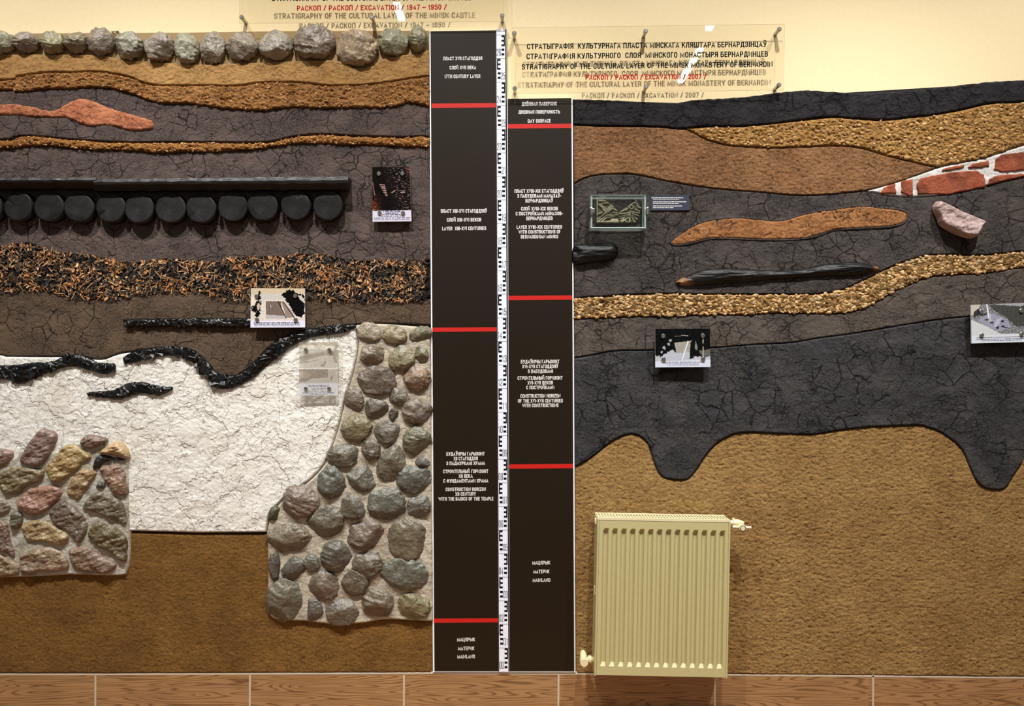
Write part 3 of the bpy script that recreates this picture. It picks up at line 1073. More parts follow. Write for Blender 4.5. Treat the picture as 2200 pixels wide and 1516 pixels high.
# ---------------------------------------------------------------- lettering
# condensed grotesque capitals drawn as stroke centre lines in a unit cell:
# name -> (relative width, [(points, corner rounding, closed)])
_r = 0.5
GL_ = {
    'A': (.56, [([(0, 0), (.5, 1), (1, 0)], 0, 0), ([(.16, .27), (.84, .27)], 0, 0)]),
    'B': (.52, [([(0, 0), (0, 1), (.93, 1), (.93, .53), (0, .53)], .42, 0, 'r'), ([(0, .53), (1, .53), (1, 0), (0, 0)], .42, 0, 'r')]),
    'C': (.52, [([(1, .66), (1, 1), (0, 1), (0, 0), (1, 0), (1, .34)], _r, 0)]),
    'D': (.54, [([(0, 0), (0, 1), (1, 1), (1, 0), (0, 0)], .48, 0, 'r')]),
    'E': (.44, [([(1, 1), (0, 1), (0, 0), (1, 0)], 0, 0), ([(0, .52), (.88, .52)], 0, 0)]),
    'F': (.42, [([(1, 1), (0, 1), (0, 0)], 0, 0), ([(0, .5), (.86, .5)], 0, 0)]),
    'G': (.54, [([(1, .68), (1, 1), (0, 1), (0, 0), (1, 0), (1, .45), (.52, .45)], .45, 0)]),
    'H': (.54, [([(0, 0), (0, 1)], 0, 0), ([(1, 0), (1, 1)], 0, 0), ([(0, .52), (1, .52)], 0, 0)]),
    'I': (.19, [([(.5, 0), (.5, 1)], 0, 0)]),
    'K': (.54, [([(0, 0), (0, 1)], 0, 0), ([(1, 1), (.1, .42)], 0, 0), ([(.34, .6), (1, 0)], 0, 0)]),
    'L': (.42, [([(0, 1), (0, 0), (1, 0)], 0, 0)]),
    'M': (.68, [([(0, 0), (0, 1), (.5, .12), (1, 1), (1, 0)], 0, 0)]),
    'N': (.55, [([(0, 0), (0, 1), (1, 0), (1, 1)], 0, 0)]),
    'O': (.54, [([(0, 0), (0, 1), (1, 1), (1, 0)], _r, 1)]),
    'P': (.5, [([(0, 0), (0, 1), (1, 1), (1, .43), (0, .43)], .42, 0, 'r')]),
    'R': (.53, [([(0, 0), (0, 1), (.96, 1), (.96, .47), (0, .47)], .42, 0, 'r'), ([(.5, .47), (1, 0)], 0, 0)]),
    'S': (.52, [([(1, .7), (1, 1), (0, 1), (0, .53), (1, .5), (1, 0), (0, 0), (0, .3)], .45, 0)]),
    'T': (.56, [([(0, 1), (1, 1)], 0, 0), ([(.5, 0), (.5, 1)], 0, 0)]),
    'U': (.54, [([(0, 1), (0, 0), (1, 0), (1, 1)], _r, 0)]),
    'V': (.54, [([(0, 1), (.5, 0), (1, 1)], 0, 0)]),
    'W': (.82, [([(0, 1), (.25, 0), (.5, .95), (.75, 0), (1, 1)], 0, 0)]),
    'X': (.54, [([(0, 0), (1, 1)], 0, 0), ([(0, 1), (1, 0)], 0, 0)]),
    'Z': (.5, [([(0, 1), (1, 1), (0, 0), (1, 0)], 0, 0)]),
    'Y': (.54, [([(0, 1), (.5, .42), (1, 1)], 0, 0), ([(.5, 0), (.5, .42)], 0, 0)]),
    'Б': (.52, [([(.92, 1), (0, 1), (0, 0), (1, 0), (1, .57), (0, .57)], .3, 0, 'r')]),
    'Г': (.42, [([(0, 0), (0, 1), (1, 1)], 0, 0)]),
    'Д': (.64, [([(.16, .06), (.3, 1), (.84, 1), (.84, .06)], 0, 0), ([(0, -.16), (0, .06), (1, .06), (1, -.16)], 0, 0)]),
    'З': (.5, [([(0, .7), (0, 1), (.94, 1), (.94, .54), (.35, .54)], .42, 0), ([(.35, .54), (1, .54), (1, 0), (0, 0), (0, .3)], .42, 0)]),
    'И': (.55, [([(0, 1), (0, 0), (1, 1), (1, 0)], 0, 0)]),
    'Л': (.56, [([(-.05, 0), (.12, .04), (.3, 1), (1, 1), (1, 0)], 0, 0)]),
    'П': (.54, [([(0, 0), (0, 1), (1, 1), (1, 0)], 0, 0)]),
    'У': (.54, [([(0, 1), (.52, .36)], 0, 0), ([(1, 1), (.5, 0), (.1, 0)], 0, 0)]),
    'Ф': (.7, [([(0, .2), (0, .84), (1, .84), (1, .2)], .42, 1), ([(.5, -.02), (.5, 1.02)], 0, 0)]),
    'Ц': (.6, [([(0, 1), (0, .02), (.86, .02), (.86, 1)], 0, 0), ([(.8, .02), (1, .02), (1, -.17)], 0, 0)]),
    'Ч': (.52, [([(0, 1), (0, .45), (1, .45)], .3, 0), ([(1, 0), (1, 1)], 0, 0)]),
    'Ш': (.78, [([(0, 1), (0, 0), (1, 0), (1, 1)], 0, 0), ([(.5, 0), (.5, 1)], 0, 0)]),
    'Ы': (.72, [([(0, 1), (0, 0), (.62, 0), (.62, .57), (0, .57)], .3, 0, 'r'), ([(1, 0), (1, 1)], 0, 0)]),
    'Ь': (.5, [([(0, 1), (0, 0), (1, 0), (1, .57), (0, .57)], .3, 0, 'r')]),
    'Я': (.53, [([(1, 0), (1, 1), (.04, 1), (.04, .47), (1, .47)], .42, 0, 'l'), ([(.5, .47), (0, 0)], 0, 0)]),
    '0': (.48, [([(0, 0), (0, 1), (1, 1), (1, 0)], _r, 1)]),
    '1': (.3, [([(0, .78), (.75, 1), (.75, 0)], 0, 0)]),
    '2': (.48, [([(0, .68), (0, 1), (1, 1), (1, .55), (0, .12), (0, 0), (1, 0)], .3, 0)]),
    '3': (.48, [([(0, .72), (0, 1), (.94, 1), (.94, .54), (.35, .54)], .42, 0), ([(.35, .54), (1, .54), (1, 0), (0, 0), (0, .28)], .42, 0)]),
    '4': (.5, [([(.72, 0), (.72, 1), (0, .27), (1, .27)], 0, 0)]),
    '5': (.48, [([(.92, 1), (.08, 1), (.02, .5), (1, .64), (1, 0), (0, 0), (0, .26)], .25, 0)]),
    '6': (.48, [([(.96, .74), (.96, 1), (0, 1), (0, 0), (1, 0), (1, .58), (0, .56)], .42, 0)]),
    '7': (.46, [([(0, 1), (1, 1), (.36, 0)], 0, 0)]),
    '8': (.48, [([(.05, .53), (.05, 1), (.95, 1), (.95, .53)], .42, 1), ([(0, 0), (0, .53), (1, .53), (1, 0)], .42, 1)]),
    '9': (.48, [([(.04, .26), (.04, 0), (1, 0), (1, 1), (0, 1), (0, .44), (1, .44)], .42, 0)]),
    '/': (.44, [([(0, -.02), (1, 1.02)], 0, 0)]),
    '-': (.34, [([(0, .4), (1, .4)], 0, 0)]),
    '–': (.5, [([(0, .42), (1, .42)], 0, 0)]),
    ' ': (.22, []),
}
for a_, b_ in zip('АВЕКМНОРСТХІ', 'ABEKMHOPCTXI'):
    GL_[a_] = GL_[b_]
GL_['Й'] = (.55, GL_['И'][1] + [([(.18, 1.3), (.3, 1.19), (.7, 1.19), (.82, 1.3)], .1, 0)])
GL_['Ў'] = (.54, GL_['У'][1] + [([(.18, 1.3), (.3, 1.19), (.7, 1.19), (.82, 1.3)], .1, 0)])
GL_['Ё'] = (.44, GL_['E'][1] + [([(.1, 1.25), (.34, 1.25)], 0, 0), ([(.66, 1.25), (.9, 1.25)], 0, 0)])


def _round(P, r, closed_, on=None):
    n = len(P)
    out = []
    for i in range(n):
        p = P[i]
        if r <= 0 or (on is not None and not on[i]) or (not closed_ and i in (0, n - 1)):
            out.append(p)
            continue
        a, b = P[i - 1], P[(i + 1) % n]
        la, lb = np.hypot(*(a - p)), np.hypot(*(b - p))
        ra, rb = min(r, la * 0.5), min(r, lb * 0.5)
        pa, pb = p + (a - p) / max(la, 1e-6) * ra, p + (b - p) / max(lb, 1e-6) * rb
        for t in np.linspace(0, 1, 6):
            out.append((1 - t) ** 2 * pa + 2 * t * (1 - t) * p + t * t * pb)
    return np.array(out)


def _stroke(mb, P, th, closed_, put, lift=0.0):
    """thick polyline with limited mitres"""
    keep = [0] + [i for i in range(1, len(P)) if np.hypot(*(P[i] - P[i - 1])) > 1e-4]
    P = P[keep]
    n = len(P)
    if closed_ and np.hypot(*(P[0] - P[-1])) < 1e-4:
        P = P[:-1]
        n -= 1
    seg = np.diff(np.vstack([P, P[:1]]) if closed_ else P, axis=0)
    seg = seg / (np.linalg.norm(seg, axis=1, keepdims=True) + 1e-9)
    nor = np.stack([-seg[:, 1], seg[:, 0]], 1)
    if not closed_:      # ends run on so that they meet the cap line
        P0 = P
        P = P.copy()
        for e, q in ((0, seg[0]), (n - 1, -seg[-1])):
            if abs(q[0]) < 0.05 and P0[:, 1].min() + 1e-3 < P0[e, 1] < P0[:, 1].max() - 1e-3:
                continue        # the open ends of C, S, G, 3 stay open
            P[e] = P[e] - q * th * (0.55 if min(abs(q[0]), abs(q[1])) > 0.05 else 0.5)
    L_, R_ = [], []
    for i in range(n):
        if closed_:
            a, b = nor[i - 1], nor[i]
        else:
            a, b = nor[max(i - 1, 0)], nor[min(i, n - 2)]
        m = a + b
        k = np.hypot(*m)
        m = a if k < 1e-3 else m / k
        c = max(0.42, float(m @ b))
        L_.append(P[i] + m * th / 2 / c)
        R_.append(P[i] - m * th / 2 / c)
    V, F = [], []
    for i in range(n if closed_ else n - 1):
        j = (i + 1) % n
        F.append(tuple(range(len(V), len(V) + 4)))
        V += [L_[i], L_[j], R_[j], R_[i]]
    # successive strokes of ink lie on one another, never in one plane
    co = put(np.array(V))
    co[:, 1] -= lift + np.repeat(np.arange(len(F)) % 3, 4) * 1.6e-5
    mb.add(co, F)


def letter(mb, body, x0, x1, y, cap, d, th=1.4, y_right=None, gap=0.085):
    """one line of capitals: spans pixels x0..x1, centred on y, 'cap' pixels high, strokes 'th' pixels"""
    gl = [GL_[c] for c in body]
    tot = sum(g[0] for g in gl) + gap * (len(gl) - 1)
    kx = (x1 - x0) / tot
    sl = 0 if y_right is None else (y_right - y)
    x = 0.0
    for w, strokes in gl:
        wd = w * kx
        for si, (pts, r, cl, *side) in enumerate(strokes):
            P = np.array(pts, float)
            on = None if not side else ((P[:, 0] >= 0.5) if side[0] == 'r' else (P[:, 0] <= 0.5))
            ix = min(th / 2, wd * 0.45)
            q = np.stack([ix + P[:, 0] * (wd - 2 * ix), th / 2 + P[:, 1] * (cap - th)], 1)
            q = _round(q, r * wd, cl, on)

            plain_ = P[:, 1].max() <= 1.001 and P[:, 1].min() >= -0.001

            def put(v, xo=x * kx, lo=0.0 if plain_ else -0.22 * cap, hi=cap if plain_ else 1.4 * cap):
                px = x0 + xo + v[:, 0]
                py = y + sl * (px - x0) / (x1 - x0) + cap / 2 - np.clip(v[:, 1], lo, hi)
                return Wv(px, py, np.full(len(px), d))
            _stroke(mb, q, th, cl, put, 6e-5 * si)
        x += w + gap


# ================================================================ the room
structure(MB().box((-6, 0, 0), (6, 0.2, 5.0)).build('wall_back', M['cream']))
structure(MB().box((-6, -12, -0.1), (6, 0.2, 0)).build('floor', M['floor']))
structure(MB().box((-6, -12, 5.0), (6, 0.2, 5.1)).build('ceiling', M['white']))
XL, XR = -300, 2500
# painted backing boards the relief is modelled on
structure(MB().slab([(XL, 130), (250, 130), (400, 146), (760, 155), (934, 130), (934, 1447), (XL, 1447)], 0, 0.004).build('trim_1', M['black_board']))
structure(MB().slab([(1228, 214), (1480, 222), (1800, 200), (2200, 176), (XR, 170), (XR, 1452), (1228, 1448)], 0, 0.004).build('trim_2', M['black_board']))
structure(MB().slab([(926, 1442), (1240, 1442), (1240, 1448), (926, 1448)], 0, 0.0105).build('trim_3', M['white']))
# tiled baseboard
top = [(XL, 1448), (200, 1449), (930, 1446), (1236, 1448), (1600, 1450), (1900, 1453), (2200, 1456), (XR, 1458)]
bb = structure(MB().slab([(XL, 1524)] + top + [(XR, 1524)], 0, 0.012).build('baseboard_back', M['tile']))
g = MB()
for gx in (-126, 205, 537, 868, 1200, 1536, 1876, 2216):
    g.slab([(gx - 2, 1449.5), (gx + 2, 1449.5), (gx + 1.6, 1524), (gx - 2.4, 1524)], 0.010, 0.0124)
for (xa, ya), (xb, yb) in zip(top[:-1], top[1:]):
    g.slab([(xa, ya - 1.6), (xb, yb - 1.6), (xb, yb + 1.2), (xa, ya + 1.2)], 0.008, 0.0124)
g.build('grout', M['grout'], bb)

# ceiling lamps behind the camera: these are what the acrylic mirrors
mL, ntL, bL = nodes('lamp_diffuser')
bL.inputs['Emission Color'].default_value = (1, 0.99, 0.97, 1)
bL.inputs['Emission Strength'].default_value = 42
for (xa, ya, xb, yb, za, lab) in ((1.621, -4.185, 1.65, -5.08, 4.0, 'long linear ceiling lamp over the right half of the room'),
                                  (-0.885, -3.235, -0.86, -3.533, 4.0, 'short linear ceiling lamp over the left half of the room'),
                                  (1.60, -3.58, 1.60, -3.737, 4.0, 'short linear ceiling lamp ahead of the long right lamp')):
    t = empty('ceiling_lamp', ((xa + xb) / 2, (ya + yb) / 2, 4.0), lab, 'ceiling lamp')
    MB().box(((xa + xb) / 2 - 0.032, yb, 4.03), ((xa + xb) / 2 + 0.032, ya, 4.10)).build('housing', M['white'], t)
    for yw in (ya - 0.03, yb + 0.03):
        MB().tube(((xa + xb) / 2, yw, 4.09), ((xa + xb) / 2, yw, 5.0), 0.002, n=6).build('suspension_wire', M['silver'], t)
    MB().box(((xa + xb) / 2 - 0.026, yb, 4.0), ((xa + xb) / 2 + 0.026, ya, 4.03)).build('diffuser', mL, t)

# ================================================================ left half: strata
E0 = lambda y0: [(XL, y0)]
B1 = [(XL, 116), (0, 115), (100, 115), (200, 116), (230, 119), (270, 127), (330, 131), (400, 136), (470, 136), (540, 133), (600, 131), (660, 128), (720, 128), (745, 135), (765, 144), (785, 144), (800, 138), (820, 125), (850, 118), (890, 114), (912, 109), (923, 104)]
B2 = [(XL, 175), (0, 172), (40, 163), (100, 155), (150, 155), (200, 153), (240, 157), (280, 165), (310, 178), (350, 183), (400, 183), (450, 183), (500, 184), (560, 177), (620, 176), (660, 178), (700, 183), (760, 183), (820, 178), (880, 168), (924, 162)]
B3 = [(XL, 196), (0, 193), (40, 198), (80, 192), (130, 190), (200, 188), (250, 192), (290, 205), (330, 219), (370, 222), (400, 222), (440, 227), (480, 233), (520, 236), (560, 237), (600, 233), (640, 230), (680, 232), (730, 232), (780, 231), (840, 230), (880, 220), (924, 231)]
B4 = [(XL, 300), (0, 299), (30, 294), (60, 291), (120, 296), (200, 302), (260, 305), (330, 305), (450, 305), (530, 306), (580, 304), (620, 295), (660, 289), (700, 288), (760, 291), (820, 293), (870, 294), (905, 292), (924, 295)]
B5 = [(XL, 322), (0, 320), (50, 315), (100, 313), (150, 318), (200, 322), (250, 323), (300, 325), (330, 329), (360, 328), (400, 326), (450, 327), (500, 324), (560, 320), (610, 312), (650, 308), (700, 309), (760, 311), (820, 312), (880, 315), (924, 316)]
B6 = [(XL, 534), (0, 532), (20, 528), (50, 525), (75, 527), (100, 540), (150, 547), (200, 552), (235, 560), (270, 566), (310, 565), (350, 558), (400, 562), (440, 567), (480, 561), (530, 555), (600, 553), (650, 549), (690, 549), (740, 559), (800, 563), (860, 563), (926, 560)]
B7 = [(XL, 624), (0, 624), (60, 623), (110, 625), (150, 635), (190, 642), (230, 643), (280, 632), (330, 625), (400, 625), (450, 629), (480, 640), (540, 645), (600, 640), (660, 635), (700, 640), (740, 645), (800, 646), (860, 645), (926, 641)]
B8 = [(XL, 762), (0, 762), (10, 765), (130, 766), (170, 766), (200, 771), (222, 771), (245, 763), (262, 758), (285, 755), (330, 749), (380, 747), (420, 760), (450, 790), (470, 808), (500, 810), (540, 786), (580, 744), (620, 721), (680, 707), (740, 700), (765, 697), (800, 694), (850, 695), (927, 699)]

o = MB().slab([(28, 80), (60, 72), (200, 71), (400, 70), (600, 67), (923, 66), (923, 112), (880, 122), (800, 146), (745, 146), (600, 140), (400, 144), (250, 130), (28, 124)], 0, 0.003).build('backing_strip', M['khaki'])
tag(o, 'flat khaki painted strip behind the row of cobbles along the top', 'backing strip')

DB = 0.004
L = {}
L['ochre'] = plate('soil_layer', band(B1, B2), DB, 0.014, 2.5, r_sand(11, 0.8, 0.9), M['ochre'])
tag(L['ochre'], 'smooth light ochre sand layer with fine wavy scratches directly under the cobbles', 'soil layer')
p = rough_edge(band(B2, B3), 2.6, 11, 3)
L['coarse'] = plate('soil_layer', p, DB, 0.018, 3, r_coarse(21), M['coarse'])
tag(L['coarse'], 'coarse crumbly orange-brown sand layer below the smooth ochre sand', 'soil layer')
pebbles('grit', p, 1500, 0.0225, (0.9, 2.9), [(166, 118, 68), (146, 98, 52), (180, 136, 88), (136, 90, 48)], 5, L['coarse'], 0.7, 2)
L['clay1'] = plate('soil_layer', band(B3, B4), DB, 0.011, 2.2, r_clay(31), M['clay_l'])
tag(L['clay1'], 'cracked grey-brown clay layer around the terracotta streak, upper left', 'soil layer')
terra = [(XL, 222), (0, 222), (30, 222), (60, 226), (100, 236), (120, 233), (140, 222), (160, 213), (185, 211), (205, 218), (240, 232), (280, 243), (310, 252), (325, 258), (330, 268), (328, 276), (310, 279), (280, 281), (260, 276), (230, 270), (190, 271), (170, 265), (140, 253), (110, 253), (60, 250), (0, 247), (XL, 247)]
o = plate('clay_lens', rough_edge(closed(terra), 1.6, 9, 4), 0.010, 0.012, 6, r_terra(41), M['terra'])
tag(o, 'bright terracotta streak with a blunt tip in the upper grey-brown clay', 'clay lens')
p = rough_edge(band(B4, B5), 2.2, 9, 6)
L['grit'] = plate('soil_layer', p, DB, 0.020, 7, r_coarse(51), M['grav_thin'])
tag(L['grit'], 'thin yellow-orange grit band between the two upper grey-brown clay layers', 'soil layer')
pebbles('grit', p, 1300, 0.0235, (0.9, 3.0), [(174, 126, 66), (152, 104, 50), (190, 146, 88), (138, 90, 42)], 15, L['grit'], 0.7, 2)
L['clay2'] = plate('soil_layer', band(B5, B6), DB, 0.011, 2.2, r_clay(61, 0.05), M['clay_l'])
tag(L['clay2'], 'broad cracked grey-brown clay layer behind the row of charred logs', 'soil layer')
p = rough_edge(band(B6, B7), 2.5, 14, 8)
L['chips'] = plate('soil_layer', p, DB, 0.008, 5, r_coarse(71), M['chipbed'])
tag(L['chips'], 'black humus band densely strewn with golden wood chips and straw', 'soil layer')
chips('wood_chips', p, 8500, 0.011, 72, L['chips'], [(28, 24, 22), (58, 45, 34), (112, 84, 56), (164, 122, 78), (196, 160, 114), (186, 122, 66)], [0.30, 0.16, 0.18, 0.16, 0.12, 0.08])
L['clay3'] = plate('soil_layer', band(B7, B8), DB, 0.011, 2.2, r_clay(81), M['clay_b'])
tag(L['clay3'], 'brown clay layer between the wood-chip band and the white plaster', 'soil layer')

SEAM = [(764, 703), (768, 740), (762, 780), (752, 820), (742, 850), (735, 880), (725, 920), (708, 970), (690, 1005), (660, 1035), (630, 1055), (600, 1080), (580, 1106), (571, 1144)]
up = curve(B8[:23])
seam = curve(SEAM)
plast = np.vstack([up, seam[1:], np.array([(420, 1145), (280, 1141), (XL, 1141)])])
o = plate('plaster_layer', plast, DB, 0.014, 4, r_plaster(91), M['plaster'])
tag(o, 'rough white plaster layer filling the lower left between the two stone foundations', 'plaster layer')

o = plate('soil_layer', np.array([(XL, 1138), (280, 1144), (420, 1148), (575, 1148), (590, 1320), (935, 1334), (931, 1445), (200, 1447), (XL, 1447)], float), DB, 0.0075, 4, r_sand(101, 0.6), M['sand_l'])
tag(o, 'dark brown sand layer at the bottom left above the baseboard', 'soil layer')

# ---------------------------------------------------------------- rubble foundation, lower left
blk = [(XL, 985), (0, 985), (40, 968), (70, 960), (100, 962), (130, 968), (165, 952), (200, 950), (236, 955), (264, 960), (276, 972), (277, 1000), (278, 1070), (279, 1140), (278, 1200), (272, 1230), (256, 1238), (150, 1236), (80, 1240), (0, 1242), (XL, 1244)]
BP = np.vstack([curve(blk[:12]), curve(blk[11:18])[1:], curve(blk[17:])[1:]])
fd = empty('stone_foundation', W(140, 1240, 0), 'angular rubble stone foundation set in pale mortar at the lower left corner', 'stone foundation')
plate('mortar', BP, DB, 0.020, 5, r_mortar(111), M['mortar_l'], fd)
Q = 4.394


def poly7(s):
    return np.array([(x / Q, 900 + y / Q) for x, y in s])


RUB = [
    ([(160, 400), (185, 320), (230, 240), (340, 110), (420, 98), (510, 140), (512, 205), (460, 330), (400, 420), (320, 455), (190, 430)], (120, 98, 98), 30),
    ([(-160, 290), (80, 295), (112, 350), (90, 400), (0, 475), (-160, 520)], (132, 108, 104), 24),
    ([(-80, 560), (60, 470), (150, 450), (370, 465), (410, 500), (380, 590), (250, 640), (160, 715), (60, 722), (0, 680)], (112, 104, 78), 26),
    ([(400, 460), (480, 380), (560, 270), (660, 240), (760, 280), (850, 360), (780, 420), (620, 560), (490, 610), (430, 540)], (150, 128, 84), 28),
    ([(728, 210), (800, 150), (900, 160), (995, 200), (905, 270), (830, 292), (755, 270)], (116, 98, 92), 34),
    ([(905, 330), (1000, 240), (1090, 218), (1160, 260), (1197, 340), (1180, 385), (1050, 350)], (176, 148, 112), 40),
    ([(858, 480), (868, 400), (905, 348), (950, 335), (1050, 352), (1188, 380), (1172, 402), (1000, 408), (920, 478)], (26, 24, 24), 24),  # shaded underside of the tan stone above, painted as a black piece
    ([(615, 700), (620, 640), (680, 520), (760, 470), (870, 470), (908, 520), (830, 640), (740, 772), (660, 750)], (146, 124, 92), 24),
    ([(925, 460), (1030, 425), (1150, 450), (1180, 560), (1192, 720), (1060, 718), (1010, 650), (950, 560)], (128, 100, 86), 26),
    ([(888, 655), (920, 590), (992, 610), (985, 662)], (72, 68, 66), 22),
    ([(130, 800), (220, 680), (330, 640), (500, 628), (572, 680), (560, 740), (430, 870), (310, 922), (200, 890)], (146, 108, 98), 28),
    ([(440, 880), (560, 760), (640, 790), (780, 910), (822, 1000), (800, 1100), (740, 1182), (700, 1170), (640, 1090), (500, 1010)], (104, 92, 86), 26),
    ([(760, 840), (850, 710), (940, 680), (1070, 730), (1150, 790), (1182, 900), (1182, 1008), (1060, 970), (900, 900)], (104, 98, 84), 26),
    ([(-160, 700), (0, 740), (92, 820), (80, 900), (30, 915), (-160, 900)], (128, 116, 112), 24),
    ([(60, 960), (90, 880), (150, 870), (197, 920), (190, 1000), (130, 1052), (80, 1040)], (92, 90, 84), 32),
    ([(188, 1000), (260, 960), (400, 960), (500, 1000), (642, 1110), (580, 1202), (400, 1170), (240, 1160), (200, 1090)], (146, 126, 92), 24),
    ([(808, 1090), (870, 985), (950, 958), (1060, 1010), (1180, 1120), (1192, 1270), (1182, 1352), (1110, 1350), (1000, 1260), (880, 1200)], (98, 88, 62), 28),
    ([(-160, 950), (50, 970), (80, 1080), (132, 1312), (60, 1290), (-160, 1180)], (116, 98, 94), 24),
    ([(-160, 1190), (80, 1330), (162, 1370), (150, 1480), (-160, 1492)], (130, 112, 94), 24),
    ([(160, 1310), (260, 1240), (420, 1208), (540, 1240), (622, 1330), (620, 1432), (400, 1462), (195, 1482)], (134, 116, 102), 28),
    ([(625, 1250), (740, 1200), (850, 1220), (960, 1300), (1080, 1360), (1070, 1432), (960, 1472), (820, 1452), (690, 1430)], (124, 104, 92), 28),
]


def r_rock(seed, sc=1.0):
    def f(u, v, sd):
        a = (seed * 0.7) % 3.1
        h = 6e-3 * sc * fbm(u / 34, v / 30, seed, 4, 0.55)
        q = (u * math.cos(a) + v * math.sin(a)) / 9
        h = h + 3.2e-3 * sc * fbm((u - v * 0.4) / 30, (v + u * 0.35) / 7.5, seed + 2, 3)
        g1, g2, cid = worley(u / 24, v / 18, seed + 4)
        return h + 4.5e-3 * sc * (cid - 0.5) * sstep(0, 0.25, g2 - g1), cid * 0
    return f


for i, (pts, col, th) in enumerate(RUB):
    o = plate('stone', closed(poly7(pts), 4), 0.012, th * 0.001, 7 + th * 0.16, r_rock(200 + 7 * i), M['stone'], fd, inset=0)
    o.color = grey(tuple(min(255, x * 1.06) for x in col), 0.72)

# ---------------------------------------------------------------- cobble foundation column
cf = empty('stone_column', W(750, 1340, 0), 'tall foundation of rounded grey cobbles in sandy mortar left of the centre panels', 'stone foundation')
rs = curve(SEAM)[::-1]
colp = np.vstack([curve([(571, 1144), (574, 1230), (571, 1290), (572, 1312), (584, 1329), (610, 1335), (650, 1336), (720, 1343), (780, 1340), (830, 1333), (932, 1337)]),
                  np.array([(926, 703)]), curve([(926, 703), (890, 700), (860, 697), (800, 694), (780, 694), (764, 703)])[1:], seam[1:-1]])
plate('mortar', colp, DB, 0.020, 5, r_mortar(121), M['mortar_c'], cf)
CB = [(794, 714, 26, 21, -15), (848, 720, 27, 21, -12), (904, 718, 24, 17, 20), (800, 762, 26, 24, 0), (863, 769, 30, 28, 8), (908, 760, 15, 20, 0), (812, 817, 42, 32, 4),
      (896, 812, 29, 29, 0), (762, 860, 21, 27, 10), (857, 852, 26, 18, -25), (808, 878, 27, 22, 0), (846, 890, 10, 15, 0), (895, 884, 32, 28, -8), (765, 920, 33, 30, 5),
      (832, 929, 28, 26, 0), (895, 947, 31, 31, 0), (798, 965, 21, 24, 0), (738, 978, 35, 27, 8), (841, 994, 33, 40, -15), (907, 992, 18, 10, -15), (889, 1028, 38, 31, 5),
      (712, 1036, 30, 35, 0), (776, 1027, 31, 29, 0), (648, 1077, 41, 35, -12), (758, 1089, 30, 27, 10), (830, 1085, 41, 40, 20), (900, 1086, 25, 27, 0), (589, 1103, 13, 20, -20),
      (699, 1121, 40, 37, 0), (619, 1156, 51, 37, 12), (787, 1149, 42, 31, 4), (876, 1158, 47, 43, -20), (722, 1196, 34, 34, 0), (790, 1210, 32, 31, 0), (670, 1208, 18, 19, 0),
      (632, 1221, 28, 24, 25), (590, 1214, 14, 36, 0), (871, 1231, 51, 34, -8), (696, 1256, 33, 33, 0), (764, 1251, 29, 28, -8), (611, 1288, 38, 48, -8), (812, 1295, 37, 38, 0),
      (675, 1310, 20, 27, 0), (734, 1313, 38, 33, 0), (890, 1300, 34, 31, 0)]
CC = [(146, 136, 122), (140, 130, 104), (118, 116, 96), (140, 130, 118), (134, 128, 104), (118, 116, 96), (108, 98, 92), (142, 118, 100), (120, 110, 104), (110, 104, 96), (104, 98, 90), (96, 90, 84),
      (122, 110, 102), (128, 120, 94), (108, 104, 100), (114, 116, 96), (112, 106, 100), (106, 104, 94), (112, 108, 96), (96, 98, 98), (98, 102, 102),
      (100, 104, 100), (106, 108, 102), (124, 110, 104), (104, 102, 96), (102, 106, 102), (112, 114, 114), (84, 88, 62), (114, 110, 98), (126, 118, 106), (114, 102, 94), (120, 114, 100),
      (98, 94, 90), (110, 104, 94), (104, 108, 100), (96, 96, 92), (84, 80, 78), (104, 110, 106), (118, 108, 98), (104, 94, 82), (112, 110, 98), (120, 112, 98), (98, 94, 90), (116, 112, 106), (130, 124, 92)]
for i, (x, y, rx, ry, rot) in enumerate(CB):
    CC[i] = tuple(q * 0.88 for q in CC[i])
    dep = 0.010 + 0.00052 * min(rx, ry)
    sc_ = 0.97 if i in (27, 29, 36, 41, 42, 43) else 1.06
    boulder('stone', x, y, rx * sc_, ry * sc_, rot, dep + 0.004, 0.0215, CC[i], 300 + i, cf, facets=10, bumpy=0.16, cut=(0.62, 0.93))

# ---------------------------------------------------------------- row of cobbles on the top edge
TOP = [(3, 91, 31, 24, (138, 140, 122), 'pale grey-green cobble cut by the left edge of the photo, first in the top row'),
       (57, 91, 28, 22, (132, 122, 114), 'plain grey-brown cobble, second from the left end of the top row'),
       (113, 92, 26.5, 24, (136, 134, 106), 'olive-tinged ridged cobble, third from the left end of the top row'),
       (164, 90, 25.5, 24, (128, 122, 104), 'small brownish cobble with a yellow dent, left of the big purplish one'),
       (217, 89, 31, 29.5, (124, 114, 108), 'tall purplish-grey creased cobble beside the small nail in the top row'),
       (279, 98, 31, 30, (126, 126, 116), 'grey-green pointed-top cobble just right of the nail'),
       (342, 99.5, 32.5, 32.5, (132, 124, 120), 'shiny grey-violet rounded cobble, third left of the upper left acrylic sign'),
       (401, 103, 27, 35, (136, 140, 128), 'smooth grey-green cobble with a diagonal crease'),
       (456, 102, 27.5, 36, (136, 132, 126), 'egg-shaped grey cobble tapering downward'),
       (520, 100, 36, 31, (130, 122, 114), 'notched-top grey-brown cobble below the left pin of the upper left sign'),
       (592, 97, 36, 32.5, (142, 138, 134), 'light grey cobble with a dark eye-shaped hollow'),
       (675, 90, 47, 37.5, (128, 118, 112), 'largest grey-mauve cobble, touching the lower edge of the upper left sign'),
       (766, 102, 45, 41, (158, 140, 120), 'big warm tan cobble sagging lowest into the ochre sand'),
       (845, 90.5, 33.5, 29.5, (132, 136, 116), 'greenish-grey rounded cobble, second from the dark centre panel'),
       (898, 83.5, 20.5, 28, (130, 128, 106), 'small narrow olive-grey cobble next to the dark centre panel')]
